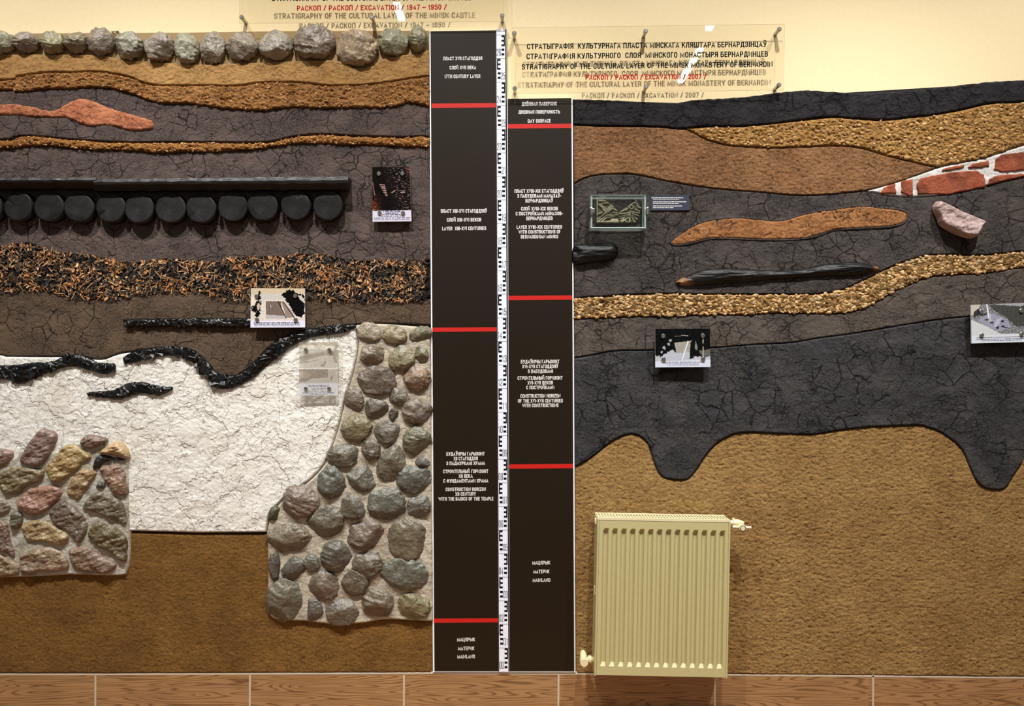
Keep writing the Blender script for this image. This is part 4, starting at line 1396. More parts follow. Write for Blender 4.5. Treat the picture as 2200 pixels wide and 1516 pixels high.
for i, (x, y, rx, ry, c, lab) in enumerate(TOP):
    o = boulder('cobblestone', x, y, rx, ry, 0, 0.030 + 0.0003 * rx, 0.022, c, 400 + i, None, facets=9, bumpy=0.15, cut=(0.66, 0.95))
    tag(o, lab, 'cobblestone', 'cobblestones along the top edge')
o = MB().tube(W(240, 67, 0.0), W(252, 69, 0.035), 0.0025, 0.002).tube(W(252, 69, 0.034), W(253, 69.5, 0.037), 0.006).build('nail', M['silver'])
tag(o, 'small steel nail in the wall beside the tall purplish cobble', 'nail')

# ---------------------------------------------------------------- charred logs under planks
LOGS = [(-27, 444, 33), (38, 443, 32.5), (104.7, 444.5, 33), (169, 445.5, 33), (237, 446, 33), (298, 447, 33.3), (366, 447, 33.5), (431, 447.5, 33.5), (500, 443.5, 33), (564, 442.5, 33.5), (635, 440, 33.5), (704, 441, 33.2)]
LT = ['log end cut by the left edge of the photo, under the left plank', 'smooth dark log end, first whole one from the left under the plank', 'log end with a faint yellowish rim, second whole one from the left',
      'log end split by radial cracks, third whole one from the left', 'log end right below the joint of the two planks', 'log end with a pale scraped lower half, just right of the plank joint',
      'very dark log end with a bright right rim, middle of the row', 'log end with clear fine rings, fifth from the right end of the row', 'log end with a dark V-shaped gouge, fourth from the right end',
      'log end with brownish patches, third from the right end', 'log end with the boldest growth rings, second from the right end', 'last log end on the right, split by a curved crack']


def log_mesh(r, depth, seed):
    q = np.random.default_rng(seed)
    n, rings = 48, 12
    v, f, mi = [], [], []
    ang = np.arange(n) * 2 * math.pi / n
    wob = 1 + 0.018 * np.sin(ang * 2 + q.random() * 6) + 0.012 * np.sin(ang * 5 + q.random() * 6)
    ca = q.random() * 6.28
    for k in range(rings + 1):
        rr = r * k / rings * (1.0 if k < rings else 0.985)
        for j in range(n):
            x, z = rr * wob[j] * math.cos(ang[j]), rr * wob[j] * math.sin(ang[j])
            dn = 0.0004 * q.random() * (k < rings) + 0.010 * max(0, math.cos(ang[j] - ca) * k / rings - 0.55)
            ddn = abs(((ang[j] - ca + math.pi) % (2 * math.pi)) - math.pi)
            if ddn < 0.07 and k > 5 and seed % 3 == 0:
                dn += 0.004
            if k == rings:
                dn += 0.002
            v.append((x, dn, z))
    for k in range(rings):
        for j in range(n):
            a, b = k * n + j, k * n + (j + 1) % n
            f.append((a, b, b + n, a + n))
            mi.append(0)
    m = len(v)
    for j in range(n):
        v.append((r * wob[j] * math.cos(ang[j]), depth, r * wob[j] * math.sin(ang[j])))
    for j in range(n):
        a, b = rings * n + j, rings * n + (j + 1) % n
        f.append((a, b, m + (j + 1) % n, m + j))
        mi.append(1)
    me = mesh_np('log', np.array(v), f, mat_idx=mi)
    me.polygons.foreach_set('use_smooth', np.ones(len(me.polygons), dtype=bool))
    return me


for i, (x, y, r) in enumerate(LOGS):
    dd = 0.052
    o = link('log_end', log_mesh((r - 0.4) * S * (D - dd) / D, dd - 0.012, 500 + i), [M['log_end'], M['charred']])
    o.location = W(x, y, dd)
    o.rotation_euler = (random.uniform(-0.05, 0.05), 0, random.uniform(-0.06, 0.03))
    tag(o, LT[i] if LT[i].split()[0] != 'log' else 'charred ' + LT[i], 'log', 'charred log ends under the planks')


def plank(x0, x1, ya0, yb0, ya1, yb1, seed):
    """charred plank: top edge ya, bottom of the front face yb"""
    q = np.random.default_rng(seed)
    n = 60
    xs = np.linspace(x0, x1, n)
    t = (xs - x0) / (x1 - x0)
    tp = ya0 + (ya1 - ya0) * t + 1.5 * perlin(xs / 30, xs * 0, seed)
    bt = yb0 + (yb1 - yb0) * t + 1.6 * perlin(xs / 22, xs * 0 + 5, seed + 1)
    d1 = 0.082
    fr = d1 + 0.004 * perlin(xs / 25, xs * 0 + 9, seed + 2)
    A, B = Wv(xs, tp, fr), Wv(xs, bt, fr)
    mid = Wv(xs, tp * 0.45 + bt * 0.55, fr + 0.004)
    A2, B2 = A.copy(), B.copy()
    A2[:, 1] = -0.010
    B2 = Wv(xs, bt + 14 + 1.5 * perlin(xs / 26, xs * 0 + 3, seed + 4), fr * 0 + 0.050)
    B3 = B2.copy()
    B3[:, 1] = -0.010
    V = np.vstack([A2, A, mid, B, B2, B3])
    F = []
    for k in range(5):
        for i in range(n - 1):
            F.append((k * n + i, (k + 1) * n + i, (k + 1) * n + i + 1, k * n + i + 1))
    for i in range(n - 1):
        F.append((5 * n + i, i, i + 1, 5 * n + i + 1))
    F += [tuple(k * n for k in range(6)), tuple(k * n + n - 1 for k in reversed(range(6)))]
    return mesh_np('plank', V, F)


o = link('charred_plank', plank(XL, 207, 382, 393, 381, 391, 3), M['char_plank'])
tag(o, 'left charred plank over the log ends, running in from the left edge', 'plank', 'charred planks over the logs')
o = link('charred_plank', plank(201, 748, 384, 396, 379, 393, 8), M['char_plank'])
tag(o, 'right, longer charred plank over the log ends, with a free end', 'plank', 'charred planks over the logs')


# ---------------------------------------------------------------- charcoal strips
def charcoal(upper, lower, lab, seed, T=0.020):
    a, b = curve(upper, 4), curve(lower, 4)
    poly = np.vstack([a, b[::-1]])
    o = plate('charcoal_strip', rough_edge(poly, 1.2, 8, seed), 0.008, T, 9, r_lumps(seed, 0.009, 20), M['charcoal'], inset=0, edge_floor=0.35)
    tag(o, lab, 'charcoal strip', 'charcoal strips')
    n = 60
    ia = np.linspace(0, len(a) - 1, n)
    ib = np.linspace(0, len(b) - 1, n)
    A = np.stack([np.interp(ia, np.arange(len(a)), a[:, j]) for j in (0, 1)], 1)
    B = np.stack([np.interp(ib, np.arange(len(b)), b[:, j]) for j in (0, 1)], 1)
    ln, hw = (A + B) / 2, np.linalg.norm(A - B, axis=1) / 2
    length = np.linalg.norm(np.diff(ln, axis=0), axis=1).sum()
    shards('charcoal_pieces', ln, hw, int(length * 0.42), 0.003 + T, seed, o, (11, 26))
    return o


charcoal([(268, 684), (400, 683), (546, 683)], [(270, 702), (400, 702), (546, 703)], 'straight charcoal strip running into the brownish photo plaque', 601, 0.022)
charcoal([(XL, 786), (0, 784), (60, 778), (105, 777), (135, 765), (165, 761), (190, 770), (215, 779), (243, 780), (248, 790)],
         [(XL, 815), (0, 815), (20, 823), (50, 824), (75, 810), (110, 797), (150, 788), (180, 793), (215, 803), (240, 800)], 'thick charcoal strip entering at the left edge over white plaster', 611)
charcoal([(262, 768), (285, 754), (330, 746), (370, 743), (410, 749), (440, 772), (465, 800), (495, 806), (525, 795), (560, 760), (600, 727), (650, 708), (700, 700), (750, 695), (765, 697)],
         [(277, 784), (300, 775), (330, 768), (370, 764), (405, 768), (425, 785), (440, 810), (455, 830), (480, 837), (500, 834), (530, 820), (570, 790), (610, 755), (650, 731), (690, 721), (735, 716), (764, 704)],
         'long wavy charcoal strip dipping in a V between brown clay and plaster', 621)
charcoal([(186, 842), (240, 837), (270, 823), (300, 820), (340, 828), (370, 831)], [(190, 851), (225, 856), (250, 859), (275, 853), (300, 847), (345, 848), (370, 836)], 'short isolated charcoal strip lying on the white plaster', 631)

# ================================================================ right half: strata
R0 = [(1231, 211), (1270, 212), (1330, 214), (1380, 217), (1450, 219), (1500, 212), (1560, 209), (1620, 204), (1680, 196), (1740, 192), (1790, 195), (1850, 198), (1900, 196), (1960, 192), (2030, 185), (2100, 177), (2200, 170), (XR, 155)]
R1 = [(1231, 268), (1300, 271), (1400, 272), (1460, 277), (1520, 272), (1600, 271), (1700, 261), (1760, 254), (1800, 252), (1850, 256), (1900, 258), (1960, 252), (2000, 248), (2070, 235), (2130, 222), (2200, 219), (XR, 206)]
GL = [(1472, 277), (1490, 285), (1520, 300), (1560, 311), (1600, 315), (1660, 318), (1720, 316), (1800, 313), (1850, 318), (1900, 333), (1950, 345), (2000, 357), (2020, 358)]
BU = [(1858, 410), (1920, 393), (1980, 372), (2030, 356), (2100, 342), (2150, 328), (2200, 311), (XR, 220)]
R2 = [(1234, 394), (1260, 381), (1290, 375), (1340, 373), (1380, 377), (1430, 388), (1500, 400), (1570, 408), (1640, 413), (1700, 419), (1760, 419), (1810, 415), (1858, 410)]
BL = [(1858, 410), (1885, 415), (1905, 419), (1950, 423), (2000, 421), (2080, 408), (2150, 391), (2200, 378), (XR, 300)]
R3 = [(1232, 643), (1260, 638), (1300, 637), (1345, 633), (1420, 631), (1500, 632), (1600, 632), (1700, 632), (1760, 631), (1810, 622), (1860, 600), (1900, 580), (1950, 560), (2000, 548), (2050, 548), (2110, 548), (2160, 544), (2200, 540), (XR, 525)]
R4 = [(1232, 686), (1300, 683), (1370, 680), (1450, 679), (1530, 676), (1600, 676), (1660, 673), (1720, 673), (1800, 673), (1840, 667), (1880, 650), (1920, 627), (1960, 608), (2000, 595), (2050, 590), (2110, 587), (2160, 580), (2200, 575), (XR, 560)]
R5 = [(1233, 769), (1270, 763), (1310, 755), (1340, 753), (1400, 752), (1500, 748), (1560, 745), (1620, 740), (1700, 736), (1760, 726), (1830, 717), (1900, 705), (1960, 695), (2020, 686), (2080, 680), (2200, 672), (XR, 650)]
R6 = [(1235, 1003), (1260, 990), (1290, 968), (1320, 945), (1350, 933), (1370, 935), (1390, 950), (1400, 975), (1410, 1005), (1425, 1025), (1455, 1031), (1480, 1028), (1500, 1005), (1520, 975), (1545, 950), (1580, 932), (1620, 929), (1680, 932), (1750, 933), (1800, 925), (1850, 919), (1900, 916), (1970, 914), (1990, 917), (2020, 928), (2050, 948), (2070, 970), (2085, 1005), (2100, 1035), (2120, 1049), (2150, 1052), (2165, 1045), (2180, 1020), (2200, 990), (2240, 930), (XR, 900)]
p = rough_edge(band(R0, R1), 1.4, 10, 12)
o = plate('soil_layer', p, DB, 0.014, 5, r_clay(701, 0.45, 1.6, 1.0, 30), M['black_soil'])
tag(o, 'black cracked soil layer along the top edge of the right half', 'soil layer')
wedge = np.vstack([curve([q for q in R1 if q[0] >= 1460]), curve(BU[3:])[::-1], curve(GL)[::-1]])
o = plate('soil_layer', wedge, DB, 0.013, 5, r_coarse(711), M['grav_w'])
tag(o, 'yellow gravelly sand wedge at the upper right, widening to the right edge', 'soil layer')
pebbles('pebbles', wedge, 1700, 0.0175, (1.6, 5.2), [(174, 134, 78), (162, 122, 66), (186, 150, 98), (150, 112, 62), (156, 120, 74)], 713, o, 0.6, 3)
orange = np.vstack([curve([q for q in R1 if q[0] <= 1460] + [(1472, 277)]), curve(GL)[1:], curve([(2020, 358), (1975, 375), (1920, 394), (1858, 410)])[1:], curve(R2)[::-1][1:]])
o = plate('soil_layer', orange, DB, 0.012, 2.5, r_sand(721, 1.15, 0.25), M['orange'])
tag(o, 'orange-brown granular sand layer under the black soil, upper right', 'soil layer')

# bricks
bwp = np.vstack([curve(BU), curve(BL)[::-1]])
bw = empty('brick_masonry', W(2030, 420, 0), 'wedge of red bricks in white mortar at the right edge', 'brick masonry')
plate('mortar', bwp, DB, 0.012, 4, r_mortar(731), M['white_mortar'], bw)


def poly8(s):
    return np.array([(1700 + x / Q, 170 + y / Q) for x, y in s])


BR = [[(848, 1075), (872, 1020), (985, 983), (997, 1078)], [(1042, 960), (1148, 945), (1160, 1092), (1108, 1102), (1040, 1062)],
      [(1205, 1075), (1196, 985), (1240, 930), (1500, 880), (1750, 866), (1818, 905), (1832, 1012), (1500, 1078)],
      [(1395, 868), (1480, 825), (1640, 803), (1640, 832), (1520, 857)], [(1672, 834), (1720, 795), (1872, 765), (1870, 822), (1800, 836)],
      [(1922, 845), (1935, 752), (1995, 712), (2200, 688), (2420, 640), (2420, 820), (2200, 852), (1990, 872)],
      [(1863, 995), (1868, 940), (1960, 903), (2200, 886), (2420, 850), (2420, 860), (2190, 918)]]
for i, s in enumerate(BR):
    P = poly8(s)
    P = P.mean(0) + (P - P.mean(0)) * (1.03, 1.08)
    P2 = []
    for j in range(len(P)):
        a, b = P[j], P[(j + 1) % len(P)]
        for t in np.linspace(0, 1, 8, endpoint=False):
            P2.append(a + (b - a) * t)
    plate('brick', rough_edge(np.array(P2), 1.5, 8, 740 + i), 0.011, 0.011, 2.5, r_mortar(742 + i, 0.6), M['brick'], bw, inset=0)

clay = np.vstack([curve(R2), curve(BL)[1:], curve(R3)[::-1]])
o = plate('soil_layer', clay, DB, 0.012, 2.5, r_clay(751, 0.12, 1.25), M['clay_r'])
tag(o, 'broad dark clay layer on the right holding the glass case and pink stone', 'soil layer')
p = rough_edge(band(R3, R4), 1.2, 9, 14)
o = plate('soil_layer', p, DB, 0.013, 5, r_coarse(761), M['grav_b'])
tag(o, 'pale yellow pebble band curving up to the right edge', 'soil layer')
pebbles('pebbles', p, 3600, 0.0165, (2.0, 5.4), [(188, 150, 96), (172, 134, 80), (200, 168, 118), (158, 120, 72), (150, 124, 88)], 763, o, 0.65, 1.5)
o = plate('soil_layer', band(R4, R5), DB, 0.011, 2.2, r_clay(771, 0.12, 1.2), M['clay_r2'])
tag(o, 'grey-brown clay layer directly under the pebble band', 'soil layer')
o = plate('soil_layer', band(R5, R6), DB, 0.014, 3, r_clay(781, 0.1, 1.35, 1.1, 46), M['char_clay'])
tag(o, 'charcoal-black cracked clay layer with two rounded lobes hanging into the sand', 'soil layer')
sand = np.vstack([curve(R6), np.array([(XR, 1456), (2200, 1454), (1900, 1451), (1600, 1448), (1236, 1446)])])
o = plate('soil_layer', sand, DB, 0.0075, 3, r_sand(791, 1.1), M['sand_r'])
tag(o, 'large yellow-brown sand layer behind the radiator, lower right', 'soil layer')

lens = [(1441, 520), (1450, 510), (1470, 496), (1500, 480), (1540, 470), (1590, 467), (1620, 470), (1660, 473), (1690, 471), (1720, 462), (1760, 453), (1800, 448), (1840, 442), (1870, 443), (1900, 447), (1935, 450), (1949, 458), (1951, 466), (1943, 478), (1920, 485), (1880, 489), (1830, 491), (1790, 495), (1750, 508), (1710, 514), (1650, 515), (1590, 513), (1530, 512), (1490, 521), (1460, 526), (1445, 525)]
lc = closed(lens)


def tubeline(name, line, r, d, mat, parent):
    """rounded lip following a pixel line"""
    n, m = len(line), 10
    T = np.roll(line, -1, 0) - np.roll(line, 1, 0)
    T /= np.linalg.norm(T, axis=1, keepdims=True) + 1e-9
    Nn = np.stack([-T[:, 1], T[:, 0]], 1)
    V = []
    for j in range(m):
        a = 2 * math.pi * j / m
        V.append(Wv(*(line + Nn * (r * math.cos(a))).T, np.full(n, d) + math.sin(a) * r * S * 0.9))
    V = np.vstack(V)
    F = [(j * n + i, j * n + (i + 1) % n, ((j + 1) % m) * n + (i + 1) % n, ((j + 1) % m) * n + i) for j in range(m) for i in range(n)]
    o = link(name, mesh_np(name, V, F), mat, parent)
    o.data.polygons.foreach_set('use_smooth', np.ones(len(F), dtype=bool))
    return o


o = plate('clay_lens', lc, 0.012, 0.0095, 4, r_lens(801), M['lens'])
tag(o, 'long orange-brown clay lens with dark scratches in the right dark clay', 'clay lens')
tubeline('rim', lc, 2.6, 0.0155, M['clay_r'], o)

# blackened timbers
timber = [(1452, 607), (1470, 594), (1510, 578), (1560, 573), (1600, 575), (1650, 578), (1720, 578), (1760, 568), (1800, 563), (1840, 560), (1866, 564), (1890, 571), (1896, 576), (1880, 583), (1840, 592), (1780, 594), (1700, 598), (1620, 605), (1560, 609), (1500, 613), (1470, 613)]


def r_timber(u, v, sd):
    q = v + 0.06 * u + 4 * perlin(u / 60, v / 20, 811)
    g = fbm(u / 55, q / 4.2, 812, 3)
    return 3.2e-3 * g, np.maximum(sstep(1500, 1462, u) * sstep(0.0, 0.2, perlin(u / 16, v / 9, 5) + (v > 600) * 0.4), sstep(1876, 1890, u))


mT, ntT, bT = nodes('blackened_timber')
nt_c = mix(ntT, attr(ntT, 'tone'), mix(ntT, ramp(ntT, noise(ntT, coord(ntT), 40, 5), 0.4, 0.7), lin(9, 9, 9), lin(22, 21, 21)), lin(140, 100, 58))
ntT.links.new(nt_c, bT.inputs['Base Color'])
bT.inputs['Roughness'].default_value = 0.5
bT.inputs['Specular IOR Level'].default_value = 0.3
M['timber'] = mT
o = plate('timber', closed(timber, 4), 0.008, 0.030, 19, r_timber, M['timber'], inset=0)
tag(o, 'long spindle-shaped blackened timber with a tan left tip in the right clay', 'timber')
stub = [(1233, 526), (1260, 521), (1300, 518), (1318, 518), (1328, 524), (1331, 535), (1327, 548), (1310, 559), (1280, 563), (1233, 566)]


def r_stub(u, v, sd):
    return 2.5e-3 * fbm(u / 50, v / 6, 821, 3) - 0.016 * np.exp(-(((u - 1240) / 8) ** 2 + ((v - 541) / 8) ** 2)), np.zeros_like(u)


o = plate('timber', closed(stub, 4), 0.008, 0.040, 20, r_stub, M['timber'], inset=0)
tag(o, 'short glossy black timber stub beside the dark centre panel, below the glass case', 'timber')

# pink stone
ps = poly8([(1388, 1180), (1420, 1138), (1470, 1150), (1640, 1240), (1836, 1330), (1815, 1390), (1780, 1460), (1742, 1492), (1600, 1450), (1455, 1370), (1420, 1290), (1390, 1230)])


def r_pink(u, v, sd):
    h, t = r_rock(831, 0.55)(u, v, sd)
    return h + 0.00018 * (u - 2060) * 0.9, t


o = plate('stone_fragment', closed(ps, 3), 0.012, 0.058, 6, r_pink, M['stone_dry'], inset=0, edge_floor=0.25)
o.color = lin(168, 146, 144)
tag(o, 'pinkish-grey angular stone fragment mounted on dark clay at the right', 'stone')

# ================================================================ glass case with ornamental tile fragments
GQ = 9.167
gc = empty('glass_case', W(1329, 490, 0.02), 'small glass display case with steel clips holding two carved tile fragments', 'display case')
d1, d0_, th = 0.085, 0.023, 0.0055
xa, za = W(1269.5, 490, d1)[0], W(1269.5, 490, d1)[2]
xb, zb = W(1388, 417.5, d1)[0], W(1388, 417.5, d1)[2]


def pane(a, b, facemask):
    mb = MB().box(a, b)
    n = np.array(b) - np.array(a)
    thin = int(np.argmin(n))
    # thin faces of the sheet are its polished green edges
    order = [2, 2, 1, 0, 1, 0]
    mb.m = [0 if order[i] == thin else 1 for i in range(6)]
    return mb.build('glass_pane', [M['glass'] if thin == 1 else M['glass_side'], M['glass_edge']], gc)


pane((xa, -d1, za), (xb, -d1 + th, zb), 0)
pane((xa, -d1 + th, za), (xb, -d0_, za + th), 0)
pane((xa, -d1 + th, zb - th), (xb, -d0_, zb), 0)
pane((xa, -d1 + th, za + th), (xa + th, -d0_, zb - th), 0)
pane((xb - th, -d1 + th, za + th), (xb, -d0_, zb - th), 0)
for (cx, cy, s) in ((1269.5, 456, 1), (1389, 455, -1)):
    q = W(cx, cy, 0.06)
    MB().box((q[0] - 0.004, -d1 - 0.002, q[2] - 0.014), (q[0] + 0.004, -0.012, q[2] + 0.014)) \
        .box((q[0] - 0.004 + s * 0.004, -d1 - 0.003, q[2] - 0.007), (q[0] + 0.008 * s + 0.004, -d1, q[2] + 0.010)).build('clip', M['silver'], gc, bevel=0.001)


def seg_relief(segs, wd, amp, seed):
    A = np.array([(a, b) for a, b, c, d in segs], float)
    B = np.array([(c, d) for a, b, c, d in segs], float)

    def f(u, v, sd):
        dm = np.full(len(u), 99.0)
        for a, b in zip(A, B):
            e = b - a
            t = np.clip(((u - a[0]) * e[0] + (v - a[1]) * e[1]) / (e @ e), 0, 1)
            dm = np.minimum(dm, np.hypot(u - a[0] - t * e[0], v - a[1] - t * e[1]))
        return amp * (1 - sstep(wd * 0.6, wd * 1.3, dm)) + 0.7e-3 * fbm(u / 6, v / 6, seed, 3), sstep(wd * 0.7, wd * 1.4, dm) * 0.75
    return f


M['tilefrag'] = earth('glazed_tile', (176, 169, 142), (152, 145, 118), (58, 52, 40), 60, rough=0.5, fstr=0.3, mid=None)
z9 = lambda s: np.array([(1255 + x / GQ, 405 + y / GQ) for x, y in s])
z9s = lambda s: [(1255 + a / GQ, 405 + b / GQ, 1255 + c / GQ, 405 + d / GQ) for a, b, c, d in s]
f1 = z9([(235, 195), (370, 200), (480, 260), (585, 340), (640, 400), (672, 470), (690, 560), (690, 680), (235, 680)])
s1 = z9s([(255, 210, 255, 670), (250, 660, 680, 660), (300, 245, 420, 250), (350, 295, 470, 285), (290, 320, 440, 460), (320, 310, 440, 420), (440, 460, 590, 340), (450, 420, 550, 330), (470, 460, 560, 390), (560, 400, 640, 440), (580, 470, 660, 490),
          (290, 500, 360, 470), (285, 600, 410, 490), (290, 640, 440, 530), (360, 640, 450, 560), (440, 530, 590, 545), (450, 570, 600, 555), (530, 635, 670, 640), (540, 610, 660, 610), (600, 520, 660, 520), (370, 420, 440, 490)])
o = plate('tile_fragment', f1, 0.016, 0.010, 3, seg_relief(s1, 1.6, 0.006, 841), M['tilefrag'], step=0.8, inset=0, edge_floor=0.5)
tag(o, 'left olive tile fragment with angular raised bands, inside the glass case', 'tile fragment', 'tile fragments in the glass case')
f2 = z9([(690, 680), (680, 480), (720, 440), (830, 360), (900, 310), (1000, 250), (1000, 215), (1050, 215), (1060, 290), (1140, 380), (1120, 440), (1080, 550), (1040, 670)])
s2 = z9s([(910, 440, 890, 680), (900, 480, 690, 500), (890, 510, 700, 560), (880, 540, 700, 600), (870, 570, 740, 660), (940, 470, 1090, 480), (950, 500, 1080, 540), (950, 540, 1050, 610), (940, 570, 1000, 670), (880, 370, 930, 320), (930, 320, 980, 370),
          (980, 370, 930, 410), (930, 410, 880, 370), (750, 420, 860, 400), (700, 460, 840, 420), (1000, 410, 1090, 450), (1040, 300, 1060, 370), (1060, 370, 1130, 390), (1000, 280, 900, 320), (780, 620, 840, 660), (720, 640, 780, 600)])
o = plate('tile_fragment', f2, 0.016, 0.010, 3, seg_relief(s2, 1.5, 0.006, 842), M['tilefrag'], step=0.8, inset=0, edge_floor=0.5)
tag(o, 'right pointed tile fragment with fan-shaped raised ribs, inside the glass case', 'tile fragment', 'tile fragments in the glass case')

# navy caption card
lc_ = empty('caption_card', W(1439, 452, 0.015), 'small navy caption card with white lines right of the glass case', 'caption card')
q4 = [(1397, 420), (1480, 418.5), (1482, 451), (1398, 452)]
MB().slab(q4, 0.012, 0.021).build('card', M['navy'], lc_)
mb = MB()
rr = random.Random(5)
for (x0, x1, y, h) in ((1400, 1468, 424.8, 1.5), (1403, 1459, 428, 1.1), (1403, 1475, 433.4, 1.5), (1403, 1459, 437, 1.1), (1403, 1465, 442.3, 1.5), (1403, 1448, 446, 1.1)):
    x = x0
    while x < x1 - 1:
        w = rr.uniform(2.5, 8)
        w = min(w, x1 - x)
        mb.quadpx([(x, y - h / 2), (x + w, y - h / 2 - 0.05), (x + w, y + h / 2), (x, y + h / 2)], 0.0213)
        x += w + 0.9
mb.build('caption_lines', M['ink_white'], lc_)


# ================================================================ photo plaques
class Pic:
    """small printed picture, painted on a fine grid in the crop's own pixel frame"""

    def __init__(self, x0, y0, x1, y1, w, h, base, seed):
        self.x, self.y = np.meshgrid(x0 + (np.arange(w) + .5) / w * (x1 - x0), y0 + (np.arange(h) + .5) / h * (y1 - y0))
        self.a = np.zeros((h, w, 3)) + np.array(base, float)
        self.s = seed

    def _n(self, sx, sy, o=3):
        self.s += 1
        return fbm(self.x / sx, self.y / sy, self.s, o)

    def poly(self, pts, c, wob=0, nz=0):
        self.s += 1
        x = self.x + wob * perlin(self.x / 45, self.y / 45, self.s)
        y = self.y + wob * perlin(self.x / 45, self.y / 45, self.s + 50)
        ins = np.zeros(x.shape, bool)
        P = np.array(pts, float)
        for i in range(len(P)):
            a, b = P[i], P[(i + 1) % len(P)]
            if a[1] == b[1]:
                continue
            ins ^= ((a[1] > y) != (b[1] > y)) & (x < a[0] + (y - a[1]) * (b[0] - a[0]) / (b[1] - a[1]))
        col = np.array(c, float) + (nz * self._n(22, 14)[..., None] if nz else 0)
        self.a = np.where(ins[..., None], col, self.a)
        return self

    def line(self, x0, y0, x1, y1, w, c):
        e = np.array([x1 - x0, y1 - y0], float)
        t = np.clip(((self.x - x0) * e[0] + (self.y - y0) * e[1]) / (e @ e), 0, 1)
        d = np.hypot(self.x - x0 - t * e[0], self.y - y0 - t * e[1])
        self.a = np.where((d < w / 2)[..., None], np.array(c, float), self.a)
        return self

    def noise(self, amp, sx, sy):
        self.a = self.a + amp * self._n(sx, sy)[..., None]
        return self

    def blend(self, c, m):
        m = np.clip(m, 0, 1)[..., None]
        self.a = self.a * (1 - m) + np.array(c, float) * m
        return self

    def caption(self, lines, c=(70, 70, 80), h=18):
        r = random.Random(self.s)
        for (x0, x1, y) in lines:
            x = x0
            while x < x1:
                w = r.uniform(20, 90)
                w = min(w, x1 - x)
                m = (self.x > x) & (self.x < x + w) & (np.abs(self.y - y) < h / 2)
                self.a = np.where(m[..., None], np.array(c, float) + r.uniform(-20, 40), self.a)
                x += w + 14
        return self

    def mesh(self, name, quad, d):
        h, w, _ = self.a.shape
        s, t = np.meshgrid(np.linspace(0, 1, w), np.linspace(0, 1, h))
        q = np.array(quad, float)
        px = (q[0, 0] * (1 - s) + q[1, 0] * s) * (1 - t) + (q[3, 0] * (1 - s) + q[2, 0] * s) * t
        py = (q[0, 1] * (1 - s) + q[1, 1] * s) * (1 - t) + (q[3, 1] * (1 - s) + q[2, 1] * s) * t
        co = Wv(px.ravel(), py.ravel(), np.full(w * h, d))
        i = np.arange(h * w).reshape(h, w)
        F = np.stack([i[:-1, :-1].ravel(), i[1:, :-1].ravel(), i[1:, 1:].ravel(), i[:-1, 1:].ravel()], 1)
        col = np.concatenate([lin_np(self.a.reshape(-1, 3)), np.ones((w * h, 1))], 1)
        return mesh_np(name, co, F, False, {'Col': col})


def standoff(name, px, py, d, r_px, parent):
    """steel pin from the wall to a cap in front of the sheet"""
    p = W(px, py, d)
    r = r_px * S
    MB().lathe((p[0], -0.010, p[2]), (0, -1, 0), [(0, r * 0.72), (d - 0.012, r * 0.72), (d - 0.012, r), (d - 0.010 + 0.004, r), (d - 0.010 + 0.0055, r * 0.8)], 20).build(name, M['silver'], parent, smooth=False)


def plaque(quad, pins, pic, lab, clear=False, d=0.040, th=0.006, gap=None):
    cx = sum(q[0] for q in quad) / 4
    t = empty('photo_plaque', W(cx, max(q[1] for q in quad), d), lab, 'photo plaque')
    mb = MB().slab(quad, d - th, d, 0, 1)
    mb.build('sheet', [M['acrylic'], M['acrylic_edge']] if clear else [M['white'], M['white']], t)
    x0, y0 = quad[0]
    link('print', pic.mesh('print', quad, d + 0.0004), M['print_clear'] if clear else M['print'], t)
    for (px, py, r) in pins:
        standoff('standoff', px, py, d + 0.001, r, t)
    return t


# colour photo of stacked timbers, beside the log row
P = Pic(190, 165, 975, 1280, 126, 176, (14, 9, 9), 41)
dash = np.clip(fbm(P.x / 60, P.y / 16, 7, 3) * 2.2 - 0.55, 0, 1) * sstep(420, 800, P.x + 0.25 * (700 - P.y))
P.blend((150, 126, 122), dash * 0.9)
P.blend((190, 92, 84), sstep(800, 960, P.x - P.y * 0.4 + 40) * np.clip(fbm(P.x / 30, P.y / 18, 9, 2) + 0.5, 0, 1))
for k, yy in enumerate((530, 570, 600, 640, 680, 715, 750)):
    P.line(345 + k * 20, yy, 440 + k * 9, yy + 4, 17, (168, 132, 126))
P.line(200, 490, 240, 745, 12, (150, 110, 100))
P.blend((150, 70, 40), sstep(420, 200, P.x) * sstep(640, 1010, P.y) * np.clip(fbm(P.x / 40, P.y / 30, 10, 3) + 0.55, 0, 1))
P.line(590, 690, 650, 650, 22, (150, 120, 110))
P.line(780, 685, 850, 680, 18, (170, 150, 140))
P.poly([(180, 1050), (985, 1050), (985, 1290), (180, 1290)], (204, 200, 216))
P.caption([(230, 760, 1055), (400, 760, 1082), (450, 715, 1110), (390, 770, 1140), (380, 770, 1170), (215, 965, 1208), (230, 940, 1242)])
plaque([(800, 358.5), (880.5, 358.5), (884, 475), (800.5, 476)], [(814, 373, 4.6), (864.5, 372.5, 4.6), (816, 457, 4.4), (866, 457.5, 4.4)], P,
       'upright dark colour-photo plaque right of the log row')
